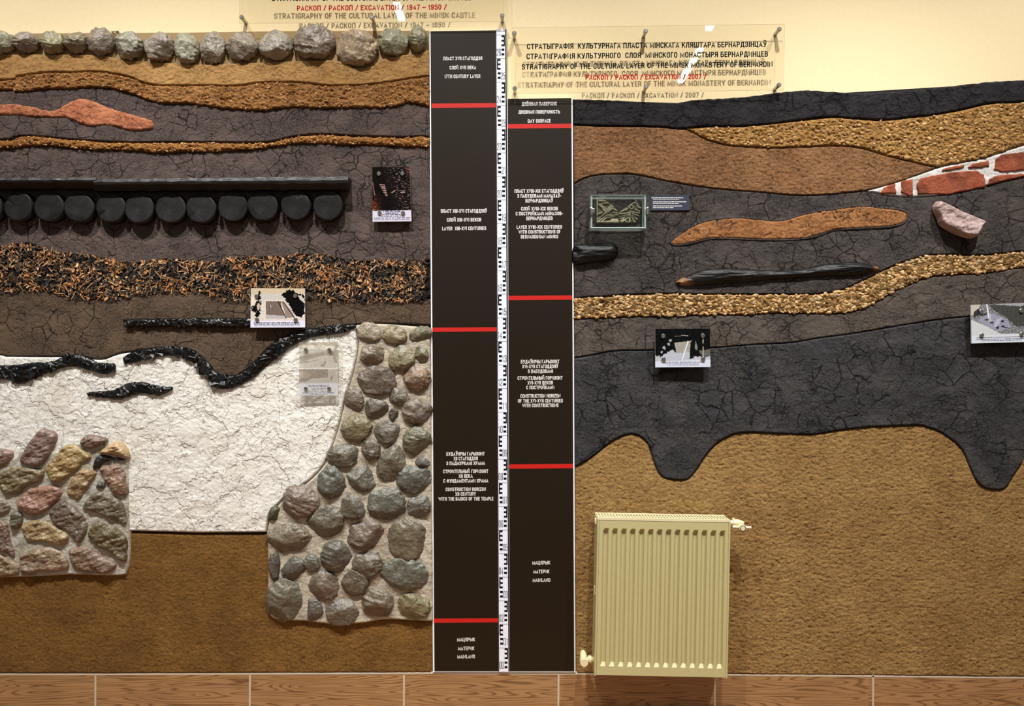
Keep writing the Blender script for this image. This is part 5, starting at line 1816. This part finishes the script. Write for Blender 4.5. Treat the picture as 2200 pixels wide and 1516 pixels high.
# sepia excavation photo
P = Pic(235, 240, 1700, 1300, 190, 134, (206, 196, 186), 61)
P.noise(16, 60, 40)
P.poly([(235, 240), (1700, 240), (1700, 400), (1100, 440), (500, 400), (235, 420)], (196, 178, 150), 12, 26)
P.poly([(500, 390), (1150, 380), (1150, 560), (500, 560)], (190, 184, 178), 10, 46)
P.poly([(235, 500), (420, 480), (420, 640), (300, 700), (235, 720)], (214, 206, 186), 8, 14)
P.poly([(640, 590), (1050, 590), (1080, 800), (1170, 1020), (650, 950)], (112, 96, 88), 6, 40)
P.poly([(640, 950), (1170, 980), (1200, 1060), (640, 1060)], (176, 170, 170), 8, 16)
P.poly([(1060, 590), (1180, 600), (1420, 1020), (1200, 1040)], (138, 122, 112), 5, 36)
P.line(975, 590, 1190, 1040, 22, (24, 20, 20)).line(1110, 600, 1420, 1050, 20, (30, 26, 26)).line(1130, 580, 1300, 800, 26, (206, 194, 180)).line(620, 572, 1160, 566, 24, (216, 206, 190)).line(625, 580, 645, 990, 24, (208, 200, 186))
P.poly([(1060, 410), (1200, 300), (1390, 275), (1440, 360), (1600, 400), (1680, 430), (1690, 640), (1690, 900), (1600, 1020), (1450, 990), (1370, 860), (1230, 620), (1120, 480)], (10, 9, 9), 34)
P.poly([(1500, 430), (1600, 430), (1690, 560), (1690, 650), (1560, 540)], (190, 184, 176), 10)
P.poly([(440, 320), (500, 320), (500, 640), (500, 860), (470, 1010), (370, 1000), (380, 880), (260, 860), (270, 740), (400, 640), (420, 500)], (12, 11, 11), 46)
P.poly([(400, 700), (450, 640), (500, 720), (470, 830), (420, 840)], (190, 170, 156), 14, 20)
P.line(775, 690, 785, 750, 14, (210, 196, 184))
P.poly([(235, 1110), (1700, 1110), (1700, 1300), (235, 1300)], (216, 216, 230))
P.caption([(320, 1560, 1168), (335, 1550, 1210), (340, 1570, 1252)], h=22)
plaque([(539, 619), (655, 619.5), (655.5, 703), (538, 703.5)], [(551.5, 636, 4.4), (634.5, 635.5, 4.4), (552.5, 686, 4.4), (635.5, 686.5, 4.4)], P,
       'sepia photo plaque at the right end of the straight charcoal strip', d=0.045)
# translucent plaque on the white plaster
P = Pic(135, 95, 935, 1215, 112, 156, (196, 190, 178), 81)
P.noise(14, 40, 30)
P.poly([(135, 95), (935, 95), (935, 165), (135, 165)], (150, 136, 116), 6, 30)
P.poly([(135, 200), (340, 200), (260, 240), (135, 240)], (120, 112, 100), 12).poly([(135, 290), (300, 290), (135, 320)], (140, 130, 116), 8)
P.poly([(150, 400), (300, 340), (700, 260), (860, 300), (860, 370), (640, 380), (400, 440), (150, 520)], (158, 148, 134), 8, 20)
P.poly([(740, 280), (870, 300), (850, 380), (760, 380)], (120, 106, 94), 10)
P.line(150, 430, 640, 340, 8, (110, 104, 96)).line(150, 540, 560, 460, 8, (120, 112, 104)).line(150, 520, 300, 500, 10, (100, 92, 84)).line(290, 350, 720, 270, 8, (206, 200, 190))
P.poly([(870, 120), (935, 100), (935, 545), (880, 540), (820, 420)], (150, 140, 124), 12, 30)
P.poly([(560, 600), (680, 480), (700, 520), (640, 620)], (150, 140, 128), 12, 40)
P.poly([(135, 632), (935, 632), (935, 660), (135, 660)], (226, 222, 216))
P.poly([(135, 660), (730, 660), (740, 840), (400, 860), (250, 930), (135, 960)], (132, 120, 110), 6, 18)
P.poly([(135, 700), (250, 700), (390, 780), (300, 850), (135, 860)], (156, 142, 126), 10, 18)
P.poly([(730, 680), (935, 660), (935, 720), (850, 760), (760, 840)], (176, 168, 158), 6, 14).poly([(770, 840), (850, 770), (850, 850), (790, 910)], (120, 112, 100), 8)
P.poly([(250, 930), (420, 850), (740, 840), (790, 920), (850, 760), (935, 740), (935, 990), (135, 990)], (178, 172, 162), 4, 16)
P.poly([(135, 960), (935, 960), (935, 1215), (135, 1215)], (206, 208, 216))
P.caption([(300, 760, 1000), (330, 720, 1030), (385, 690, 1062), (400, 680, 1092), (320, 740, 1122), (190, 870, 1155), (340, 725, 1187)], (80, 84, 110), 16)
plaque([(642.5, 735), (725.5, 735), (726, 849), (643, 849.5)], [(657.5, 751.5, 3.9), (707.5, 751, 3.9), (657, 834, 3.9), (707, 834, 3.9)], P,
       'see-through photo plaque over the white plaster left of the cobble foundation', True)
# black and white excavation photo
P = Pic(205, 185, 1590, 1150, 180, 126, (12, 12, 13), 101)
P.noise(8, 70, 50)
P.poly([(690, 540), (1000, 505), (1140, 480), (1060, 1000), (700, 1000), (730, 760)], (150, 148, 138), 12, 40)
P.poly([(205, 850), (340, 890), (480, 800), (640, 710), (730, 790), (1060, 760), (1080, 960), (1200, 880), (1400, 900), (1590, 880), (1590, 1150), (205, 1150)], (172, 176, 186), 22, 26)
P.poly([(1100, 500), (1210, 480), (1220, 700), (1170, 900), (1070, 940), (1080, 700)], (12, 12, 12), 14)
P.poly([(1220, 480), (1270, 640), (1260, 720), (1200, 700)], (120, 120, 114), 10, 20)
P.poly([(1300, 740), (1590, 700), (1590, 880), (1400, 890)], (92, 92, 88), 20, 30)
P.line(1035, 505, 870, 1000, 26, (222, 222, 224)).line(1412, 400, 1410, 880, 26, (168, 164, 140)).line(1412, 570, 1412, 620, 28, (16, 16, 16))
for (x, y, s) in ((430, 660, 46), (545, 570, 38), (590, 480, 38), (370, 770, 30), (300, 870, 30)):
    P.poly([(x - s, y), (x - s * .3, y - s), (x + s, y - s * .4), (x + s * .6, y + s), (x - s * .4, y + s * .8)], (150, 152, 154), 16, 60)
P.line(700, 375, 870, 372, 12, (110, 106, 100)).line(870, 350, 1030, 365, 20, (150, 146, 136))
P.poly([(205, 1000), (1590, 960), (1590, 1150), (205, 1150)], (200, 206, 220), 6)
P.caption([(420, 1340, 1018), (440, 1320, 1052), (500, 1290, 1090)], h=18)
plaque([(1407.5, 706), (1525, 705.5), (1526.5, 788), (1408, 789)], [(1424.8, 721.5, 4.6), (1509.8, 720.5, 4.6), (1425.5, 771.2, 4.6), (1510.5, 770.5, 4.6)], P,
       'black and white photo plaque with a measuring rod over the charcoal clay', d=0.050)
# grey excavation photo at the right edge
P = Pic(220, 205, 1792 + 170, 1340, 170, 112, (120, 120, 122), 121)
P.noise(60, 50, 34)
P.poly([(220, 205), (520, 205), (440, 330), (300, 480), (220, 520)], (186, 182, 168), 14, 20)
P.poly([(330, 380), (470, 330), (500, 480), (360, 560), (280, 560)], (52, 50, 54), 26, 30)
P.poly([(760, 230), (1960, 260), (1960, 900), (1500, 860), (1300, 640), (900, 400)], (66, 66, 62), 30, 50)
P.poly([(780, 180), (1792, 180), (1960, 200), (1700, 300), (1100, 250)], (160, 158, 164), 20, 30)
P.poly([(420, 660), (600, 560), (900, 480), (1300, 680), (1400, 900), (1000, 1020), (700, 860)], (146, 146, 162), 24, 46)
for (x, y) in ((680, 660), (830, 740), (1130, 710), (980, 890), (1150, 860), (1250, 900), (620, 500)):
    P.poly([(x - 70, y + 10), (x, y - 26), (x + 80, y - 10), (x + 20, y + 34)], (40, 40, 46), 22)
P.poly([(880, 860), (980, 650), (1130, 620), (1060, 780), (930, 900)], (176, 176, 196), 14, 14)
P.line(690, 180, 745, 600, 40, (226, 226, 236)).line(780, 460, 795, 610, 22, (190, 190, 196))
P.poly([(740, 620), (830, 620), (840, 710), (740, 730)], (170, 172, 168), 8)
P.poly([(220, 640), (700, 860), (1100, 1080), (1960, 1090), (1960, 1400), (220, 1400)], (196, 200, 200), 10, 12)
P.poly([(220, 1120), (1960, 1080), (1960, 1400), (220, 1400)], (206, 212, 222), 6)
P.caption([(370, 1900, 1180), (360, 1900, 1228), (480, 1700, 1270)], h=22)
plaque([(2086, 654.5), (2212, 650), (2213.5, 734), (2087.5, 737.5)], [(2107.4, 668.8, 4.6), (2193.6, 667, 4.6), (2108.6, 719.5, 4.6), (2194.6, 717, 4.6)], P,
       'pale grey photo plaque cut off by the right edge of the photo', d=0.050)

# ================================================================ centre panels
TL = lambda x: 0.2
pl = empty('text_panel', W(1000, 1443, 0), 'left dark brown text panel with white lettering, taller, beside the cobble foundation', 'text panel')
MB().slab([(922.5, 67), (1066, 65), (1072.5, 1443), (930, 1443)], 0.001, 0.016).build('board', M['white'], pl)
MB().slab([(925, 67), (1065, 65), (1071, 1441.5), (933.5, 1441.5)], 0.0155, 0.0166).build('print', M['brown_print'], pl)
pr = empty('text_panel', W(1162, 1443, 0), 'right dark brown text panel with white lettering, shorter, beside the radiator', 'text panel')
MB().slab([(1089, 212), (1230.3, 210.5), (1236.5, 1443), (1094.5, 1443)], 0.001, 0.016).build('board', M['white'], pr)
MB().slab([(1090.5, 212), (1227.6, 210.5), (1233.6, 1441.5), (1095, 1441.5)], 0.0155, 0.0166).build('print', M['brown_print'], pr)


def lean(x0, y0, x1, y1):
    return lambda y: x0 + (x1 - x0) * (y - y0) / (y1 - y0)


le_l, le_r = lean(926, 66, 933, 1443), lean(1065, 66, 1071, 1443)
re_l, re_r = lean(1091, 211, 1096, 1443), lean(1228, 211, 1233, 1443)
for root, fl, fr, ys in ((pl, le_l, le_r, ((226.5, 4.6), (707.5, 4.5), (1332.3, 4.5))), (pr, re_l, re_r, ((270.7, 4.6), (639.3, 4.6), (1001.2, 4.6)))):
    for y, h in ys:
        MB().quadpx([(fl(y), y - h + 0.6), (fr(y) - 0.6, y - h - 0.4), (fr(y) - 0.6, y + h - 0.4), (fl(y), y + h + 0.6)], 0.0168).build('red_bar', M['ink_red'], root)
LTX = [("ПЛАСТ XVII СТАГОДДЗЯ", 952.5, 1036, 125.3), ("СЛОЙ XVII ВЕКА", 966, 1022.7, 145), ("17TH CENTURY LAYER", 955, 1032, 163.7),
       ("ПЛАСТ XIII-XVI СТАГОДДЗЯЎ", 947, 1046, 453), ("СЛОЙ XIII-XVI ВЕКОВ", 960, 1034, 471.7), ("LAYER  XIII-XVI CENTURIES", 950, 1044.5, 490.3),
       ("БУДАЎНІЧЫ ГАРЫЗОНТ", 959, 1041.5, 974.3), ("XII СТАГОДДЗЯ", 974.5, 1026.5, 984.5), ("З ПАДМУРКАМІ ХРАМА", 959, 1042, 994.5),
       ("СТРОИТЕЛЬНЫЙ ГОРИЗОНТ", 952, 1049, 1012), ("XII ВЕКА", 985.5, 1015.5, 1022), ("С ФУНДАМЕНТАМИ ХРАМА", 952.5, 1049, 1032.4),
       ("CONSTRUCTION HORIZON", 957.5, 1044, 1050.4), ("XII CENTURY", 978.3, 1022.3, 1060.7), ("WITH THE BASICS OF THE TEMPLE", 942, 1060, 1070.8),
       ("МАЦЯРЫК", 982, 1020.5, 1373.3), ("МАТЕРИК", 984, 1019, 1392.2), ("MAINLAND", 982.5, 1020.5, 1409.8)]
RTX = [("ДЗЁННАЯ ПАВЕРХНЯ", 1121, 1196, 222.7), ("ДНЕВНАЯ ПОВЕРХНОСТЬ", 1114, 1203, 240), ("DAY SURFACE", 1134, 1183, 259.5),
       ("ПЛАСТ XVIII-XIX СТАГОДДЗЯЎ", 1105.5, 1211, 409.8), ("З ПАБУДОВАМІ МАНАХАЎ-", 1111.5, 1206, 420.4), ("БЕРНАРДЗІНЦАЎ", 1129, 1188, 430.6),
       ("СЛОЙ XVIII-XIX ВЕКОВ", 1119.5, 1198.5, 448), ("С ПОСТРОЙКАМИ МОНАХОВ-", 1108, 1209.5, 458.4), ("БЕРНАРДИНЦЕВ", 1130.7, 1187.5, 468.8),
       ("LAYER XVIII-XIX CENTURIES", 1110, 1207.7, 487.2), ("WITH CONSTRUCTIONS OF", 1114, 1204, 497.7), ("BERNARDINIAN MONKS", 1119, 1199.3, 508),
       ("БУДАЎНІЧЫ ГАРЫЗОНТ", 1119, 1202, 776.3), ("XVI-XVII СТАГОДДЗЯЎ", 1122, 1199, 786.6), ("З ПАБУДОВАМІ", 1134, 1188, 797),
       ("СТРОИТЕЛЬНЫЙ ГОРИЗОНТ", 1112, 1209, 811.4), ("XVI-XVII ВЕКОВ", 1133.5, 1188, 821.8), ("С ПОСТРОЙКАМИ", 1130.6, 1191, 831.7),
       ("CONSTRUCTION HORIZON", 1118, 1204, 850), ("OF THE XVI-XVII CENTURIES", 1112.7, 1209.3, 860.4), ("WITH CONSTRUCTIONS", 1122, 1200, 870.4),
       ("МАЦЯРЫК", 1143.7, 1182, 1208.2), ("МАТЕРИК", 1146, 1180.3, 1227.2), ("MAINLAND", 1144.5, 1182.3, 1245.5)]
for root, tx in ((pl, LTX), (pr, RTX)):
    mb = MB()
    for body, x0, x1, y in tx:
        letter(mb, body, x0, x1, y + 0.4, 7.8, 0.0169, 1.3, y - 0.2)
    mb.build('lettering', M['ink_white'], root)

# surveying staff between the panels
st = empty('levelling_staff', W(1080, 1443, 0), 'narrow white levelling staff with black E marks and numbers between the panels', 'levelling staff')
sl, sr = lean(1065.2, 66, 1071.3, 1443), lean(1087.6, 66, 1094.6, 1443)
MB().slab([(sl(62), 62.6), (sr(62), 61.8), (sr(1443), 1442.5), (sl(1443), 1442.5)], 0.001, 0.0195).build('board', M['staff'], st)
mb = MB()
DM = 0.0199
mb.quadpx([(sl(64), 64), (sl(64) + 1.1, 64), (sl(1442) + 1.1, 1442), (sl(1442), 1442)], DM)
mb.quadpx([(sr(64) - 2.2, 64), (sr(64), 64), (sr(1442), 1442), (sr(1442) - 2.2, 1442)], DM)


def rect(x, y, w, h):
    mb.quadpx([(x, y), (x + w, y), (x + w, y + h), (x, y + h)], DM)


for k in range(27):
    y0 = 75 + 50.62 * k
    xl, xr = sl(y0 + 25) + 1.2, sr(y0 + 25) - 2.2
    rect(xl, y0 - 0.25, xr - xl, 0.5)
    n = '%02d' % (26 - k)
    if k % 2 == 0:
        e0, e1 = xr - 8.2, xr - 0.8
        rect(e1 - 2.4, y0 + 0.8, 2.4, 23.2)
        for yy in (0.8, 10.4, 20.0):
            rect(e0, y0 + yy, e1 - e0 - 2.4, 4.0)
        for yy in (29.4, 39.2):
            rect(xr - 8.2, y0 + yy, 6.2, 4.6)
        letter(mb, n, xl + 0.6, xl + 9.6, y0 + 37.2, 15, DM, 0.95, gap=0.14)
    else:
        e0, e1 = xl + 1.0, xl + 8.6
        rect(e0, y0 + 0.8, 2.4, 23.2)
        for yy in (0.8, 10.4, 20.0):
            rect(e0 + 2.4, y0 + yy, e1 - e0 - 2.4, 4.0)
        for yy in (29.4, 39.2):
            rect(xl + 2.6, y0 + yy, 6.2, 4.6)
        letter(mb, n, xl + 9.6, xr - 0.6, y0 + 37.2, 15, DM, 0.95, gap=0.14)
mb.build('markings', M['ink'], st)


# ================================================================ acrylic signs
def sign(quad, pins, lines, lab, name_at):
    d, th = 0.046, 0.004
    t = empty('acrylic_sign', W(*name_at, d), lab, 'sign')
    MB().slab(quad, d - th, d, 0, 1).build('sheet', [M['acrylic'], M['acrylic_edge']], t)
    a, b = MB(), MB()
    for body, x0, x1, ya, yb, cap, red in lines:
        letter(b if red else a, body, x0, x1, ya, cap, d + 0.0005, 2.25, yb)
    if a.v:
        a.build('black_lettering', M['ink'], t)
    if b.v:
        b.build('red_lettering', M['ink_sign_red'], t)
    for px, py in pins:
        p = W(px, py, d + 0.010)
        r = 4.6 * S
        MB().lathe((p[0], 0, p[2]), (0, -1, 0), [(0, r * 0.85), (d - th, r * 0.85), (d - th + 0.0002, r * 0.5), (d, r * 0.5), (d + 0.0002, r), (d + 0.010, r), (d + 0.012, r * 0.75)], 20).build('standoff', M['silver'], t)
    return t


sign([(1099, 59.5), (1686, 51.5), (1684.5, 193), (1098, 200.5)],
     [(1105, 71), (1387.5, 66.5), (1675, 62), (1106, 189.5), (1388, 186), (1674, 182)],
     [("СТРАТЫГРАФІЯ  КУЛЬТУРНАГА ПЛАСТА МІНСКАГА КЛЯШТАРА БЕРНАРДЗІНЦАЎ", 1132, 1647, 99.8, 94.8, 12.2, 0),
      ("СТРАТИГРАФИЯ КУЛЬТУРНОГО  СЛОЯ  МИНСКОГО МОНАСТЫРЯ БЕРНАРДИНЦЕВ", 1131, 1650, 121.2, 115.8, 12.2, 0),
      ("STRATIGRAPHY OF THE CULTURAL LAYER OF THE MINSK MONASTERY OF BERNARDIN", 1121, 1660, 143.6, 137.6, 12.2, 0),
      ("РАСКОП / РАСКОП / EXCAVATION / 2007 /", 1258, 1518, 166, 164.4, 11.6, 1)],
     'clear acrylic sign with the year 2007 in red, above the right text panel', (1392, 200))
sign([(514, -100), (1091, -104), (1091, 46), (514, 49.5)],
     [(518.5, 36.5), (798.5, 36.5), (1079, 33.5)],
     [("STRATIGRAPHY OF THE CULTURAL LAYER OF THE MINSK CASTLE", 584, 1012, -3.5, -5.5, 12.2, 0),
      ("РАСКОП / РАСКОП / EXCAVATION / 1947 – 1950 /", 638, 960, 17.8, 15, 11.6, 1)],
     'clear acrylic sign with the years 1947 - 1950 in red, cut by the top edge', (800, 48))

# ================================================================ radiator
DR = 0.132
base = W(1420, 1452, DR)
rd = empty('radiator', (base[0], 0, base[2]), 'beige ribbed panel radiator on the sand wall at the lower right', 'radiator')
rd.rotation_euler = (0, math.radians(1.15), 0)


def loc(px, py):
    """radiator-local metres of a pixel on its front plane (before the small tilt)"""
    q = W(px, py, DR)
    return q[0] - base[0], q[2] - base[2]


def part(mb, name, mat, smooth=False, bevel=0.0, parent=None):
    me = mesh_np(name, np.array(mb.v), list(mb.f), mat_idx=mb.m)
    o = bpy.data.objects.new(name, me)
    for m in (mat if isinstance(mat, (list, tuple)) else [mat]):
        me.materials.append(m)
    COL.objects.link(o)
    o.parent = parent or rd
    if bevel:
        b = o.modifiers.new('edge', 'BEVEL')
        b.width, b.segments, b.limit_method = bevel, 2, 'ANGLE'
    return o


k = S * (D - DR) / D
HW, HH = 138.5 * k, 333 * k            # half width, height of the pressed front panel
YF = -DR
# pressed panel with 14 channels
ch_x = [(-138.5 + 7.0 + 19.24 * i) for i in range(14)]
xs = [-HW, -HW + 0.004]
for c in ch_x:
    a = c * k
    xs += [a, a + 4.4 * k, a + 11.0 * k, a + 13.0 * k]
xs += [HW]
zs = [0.0, 19 * k, 26.5 * k, HH - 25 * k, HH - 17.5 * k, HH]


def chan(x, z):
    dx = 0.0
    for c in ch_x:
        a = c * k
        if a < x < a + 13.0 * k + 1e-6:
            dx = min(1, (x - a) / (4.4 * k), (a + 13.0 * k - x) / (2.0 * k))
    dz = max(0.0, min(1, (z - zs[1]) / (zs[2] - zs[1]), (zs[4] - z) / (zs[4] - zs[3])))
    return min(max(dx, 0), dz)


xs = sorted(set(round(x, 6) for x in xs))
V = [(x, YF + 0.0105 * chan(x, z), z) for z in zs for x in xs]
nx_ = len(xs)
F = [(j * nx_ + i, j * nx_ + i + 1, (j + 1) * nx_ + i + 1, (j + 1) * nx_ + i) for j in range(len(zs) - 1) for i in range(nx_ - 1)]
mb = MB().add(V, F)
mb.box((-HW, YF + 0.0002, -0.0006), (HW, YF + 0.02, 0.0)).box((-HW, YF + 0.0002, HH), (HW, YF + 0.02, HH + 0.0006)).box((-HW - 0.0006, YF + 0.0002, 0), (-HW, YF + 0.02, HH)).box((HW, YF + 0.0002, 0), (HW + 0.0006, YF + 0.02, HH))
part(mb, 'front_panel', M['rad'])
part(MB().box((-HW + 0.01, -0.055, 0.01), (HW - 0.01, -0.035, HH - 0.01)), 'rear_panel', M['rad'])
part(MB().box((-HW + 0.02, YF + 0.022, 0.02), (HW - 0.02, -0.056, HH - 0.008)), 'convector_fins', M['dark_in'])
SW = 4.6 * k
for s in (-1, 1):
    x0, x1 = (-HW - SW, -HW - 0.0012) if s < 0 else (HW + 0.0012, HW + SW)
    part(MB().box((x0, YF - 0.0005, -0.004), (x1, -0.032, HH + 0.002)), 'side_panel', M['rad'], bevel=0.0015)
# top grille
gz = HH + 0.003
mb = MB().box((-HW - SW, YF - 0.001, gz - 0.003), (HW + SW, YF + 0.012, gz + 0.006)).box((-HW - SW, -0.043, gz), (HW + SW, -0.032, gz + 0.006)).box((-HW - SW, -0.09, gz + 0.001), (HW + SW, -0.083, gz + 0.005))
n = 44
for i in range(n + 1):
    x = -HW - SW + 0.004 + i * (2 * HW + 2 * SW - 0.012) / n
    mb.box((x, YF + 0.010, gz + 0.001), (x + 0.005, -0.034, gz + 0.0055))
part(mb, 'top_grille', M['rad_light'])
part(MB().box((-HW - SW - 0.006, -0.10, HH - 0.022), (-HW - SW, -0.07, HH - 0.004)), 'bracket', M['rad_light'])
part(MB().box((-HW - SW - 0.003, -0.10, HH * 0.5), (-HW - SW, -0.075, HH * 0.5 + 0.03)), 'bracket', M['rad_light'])
# thermostat valve, top right
vx, vz = HW + SW, HH - 0.012
v = MB()
v.lathe((vx - 0.004, -0.085, vz + 0.002), (1, 0, 0), [(0, 0.0115), (0.014, 0.0115), (0.014, 0.0095), (0.024, 0.0095), (0.025, 0.0145), (0.044, 0.0135), (0.058, 0.009), (0.066, 0.005)], 20)
v.lathe((vx + 0.022, -0.085, vz + 0.006), (0, 0, 1), [(0, 0.005), (0.012, 0.005), (0.014, 0.004)], 12)
vo = part(v, 'valve', M['rad_light'])
v2 = MB().lathe((vx + 0.050, -0.080, vz - 0.012), (0, -1, 0), [(0, 0.0135), (0.034, 0.0135), (0.037, 0.012)], 24)
v2.tube((vx + 0.016, -0.098, vz - 0.011), (vx + 0.086, -0.098, vz - 0.013), 0.0058, 0.005)
part(v2, 'valve_handle', M['rad_light'], parent=vo)
ring = MB()
ring.lathe((vx + 0.050, -0.1171, vz - 0.012), (0, -1, 0), [(0, 0.0108), (0.0006, 0.0108), (0.0006, 0.0086), (0.0004, 0.0086)], 24)
part(ring, 'valve_ring', M['ink'], parent=vo)
capm = MB().lathe((vx + 0.050, -0.1174, vz - 0.012), (0, -1, 0), [(0, 0.0086), (0.0014, 0.0084)], 24)
part(capm, 'valve_cap', M['rad_light'], parent=vo)
# lock-shield elbow, bottom left
ex, ez = -HW - SW, 0.040
v = MB()
v.lathe((ex, -0.085, ez), (-1, 0, 0), [(0, 0.010), (0.008, 0.010), (0.008, 0.0145), (0.020, 0.0145), (0.020, 0.0095), (0.034, 0.0095)], 12)
v.lathe((ex - 0.036, -0.070, ez - 0.006), (0, -1, 0), [(0, 0.0155), (0.034, 0.0155), (0.036, 0.0145)], 12)
v.lathe((ex - 0.036, -0.088, ez), (-0.05, 0.75, 0.55), [(0, 0.0135), (0.026, 0.0125), (0.028, 0.009), (0.036, 0.009)], 16)
part(v, 'return_valve', M['rad_light'])
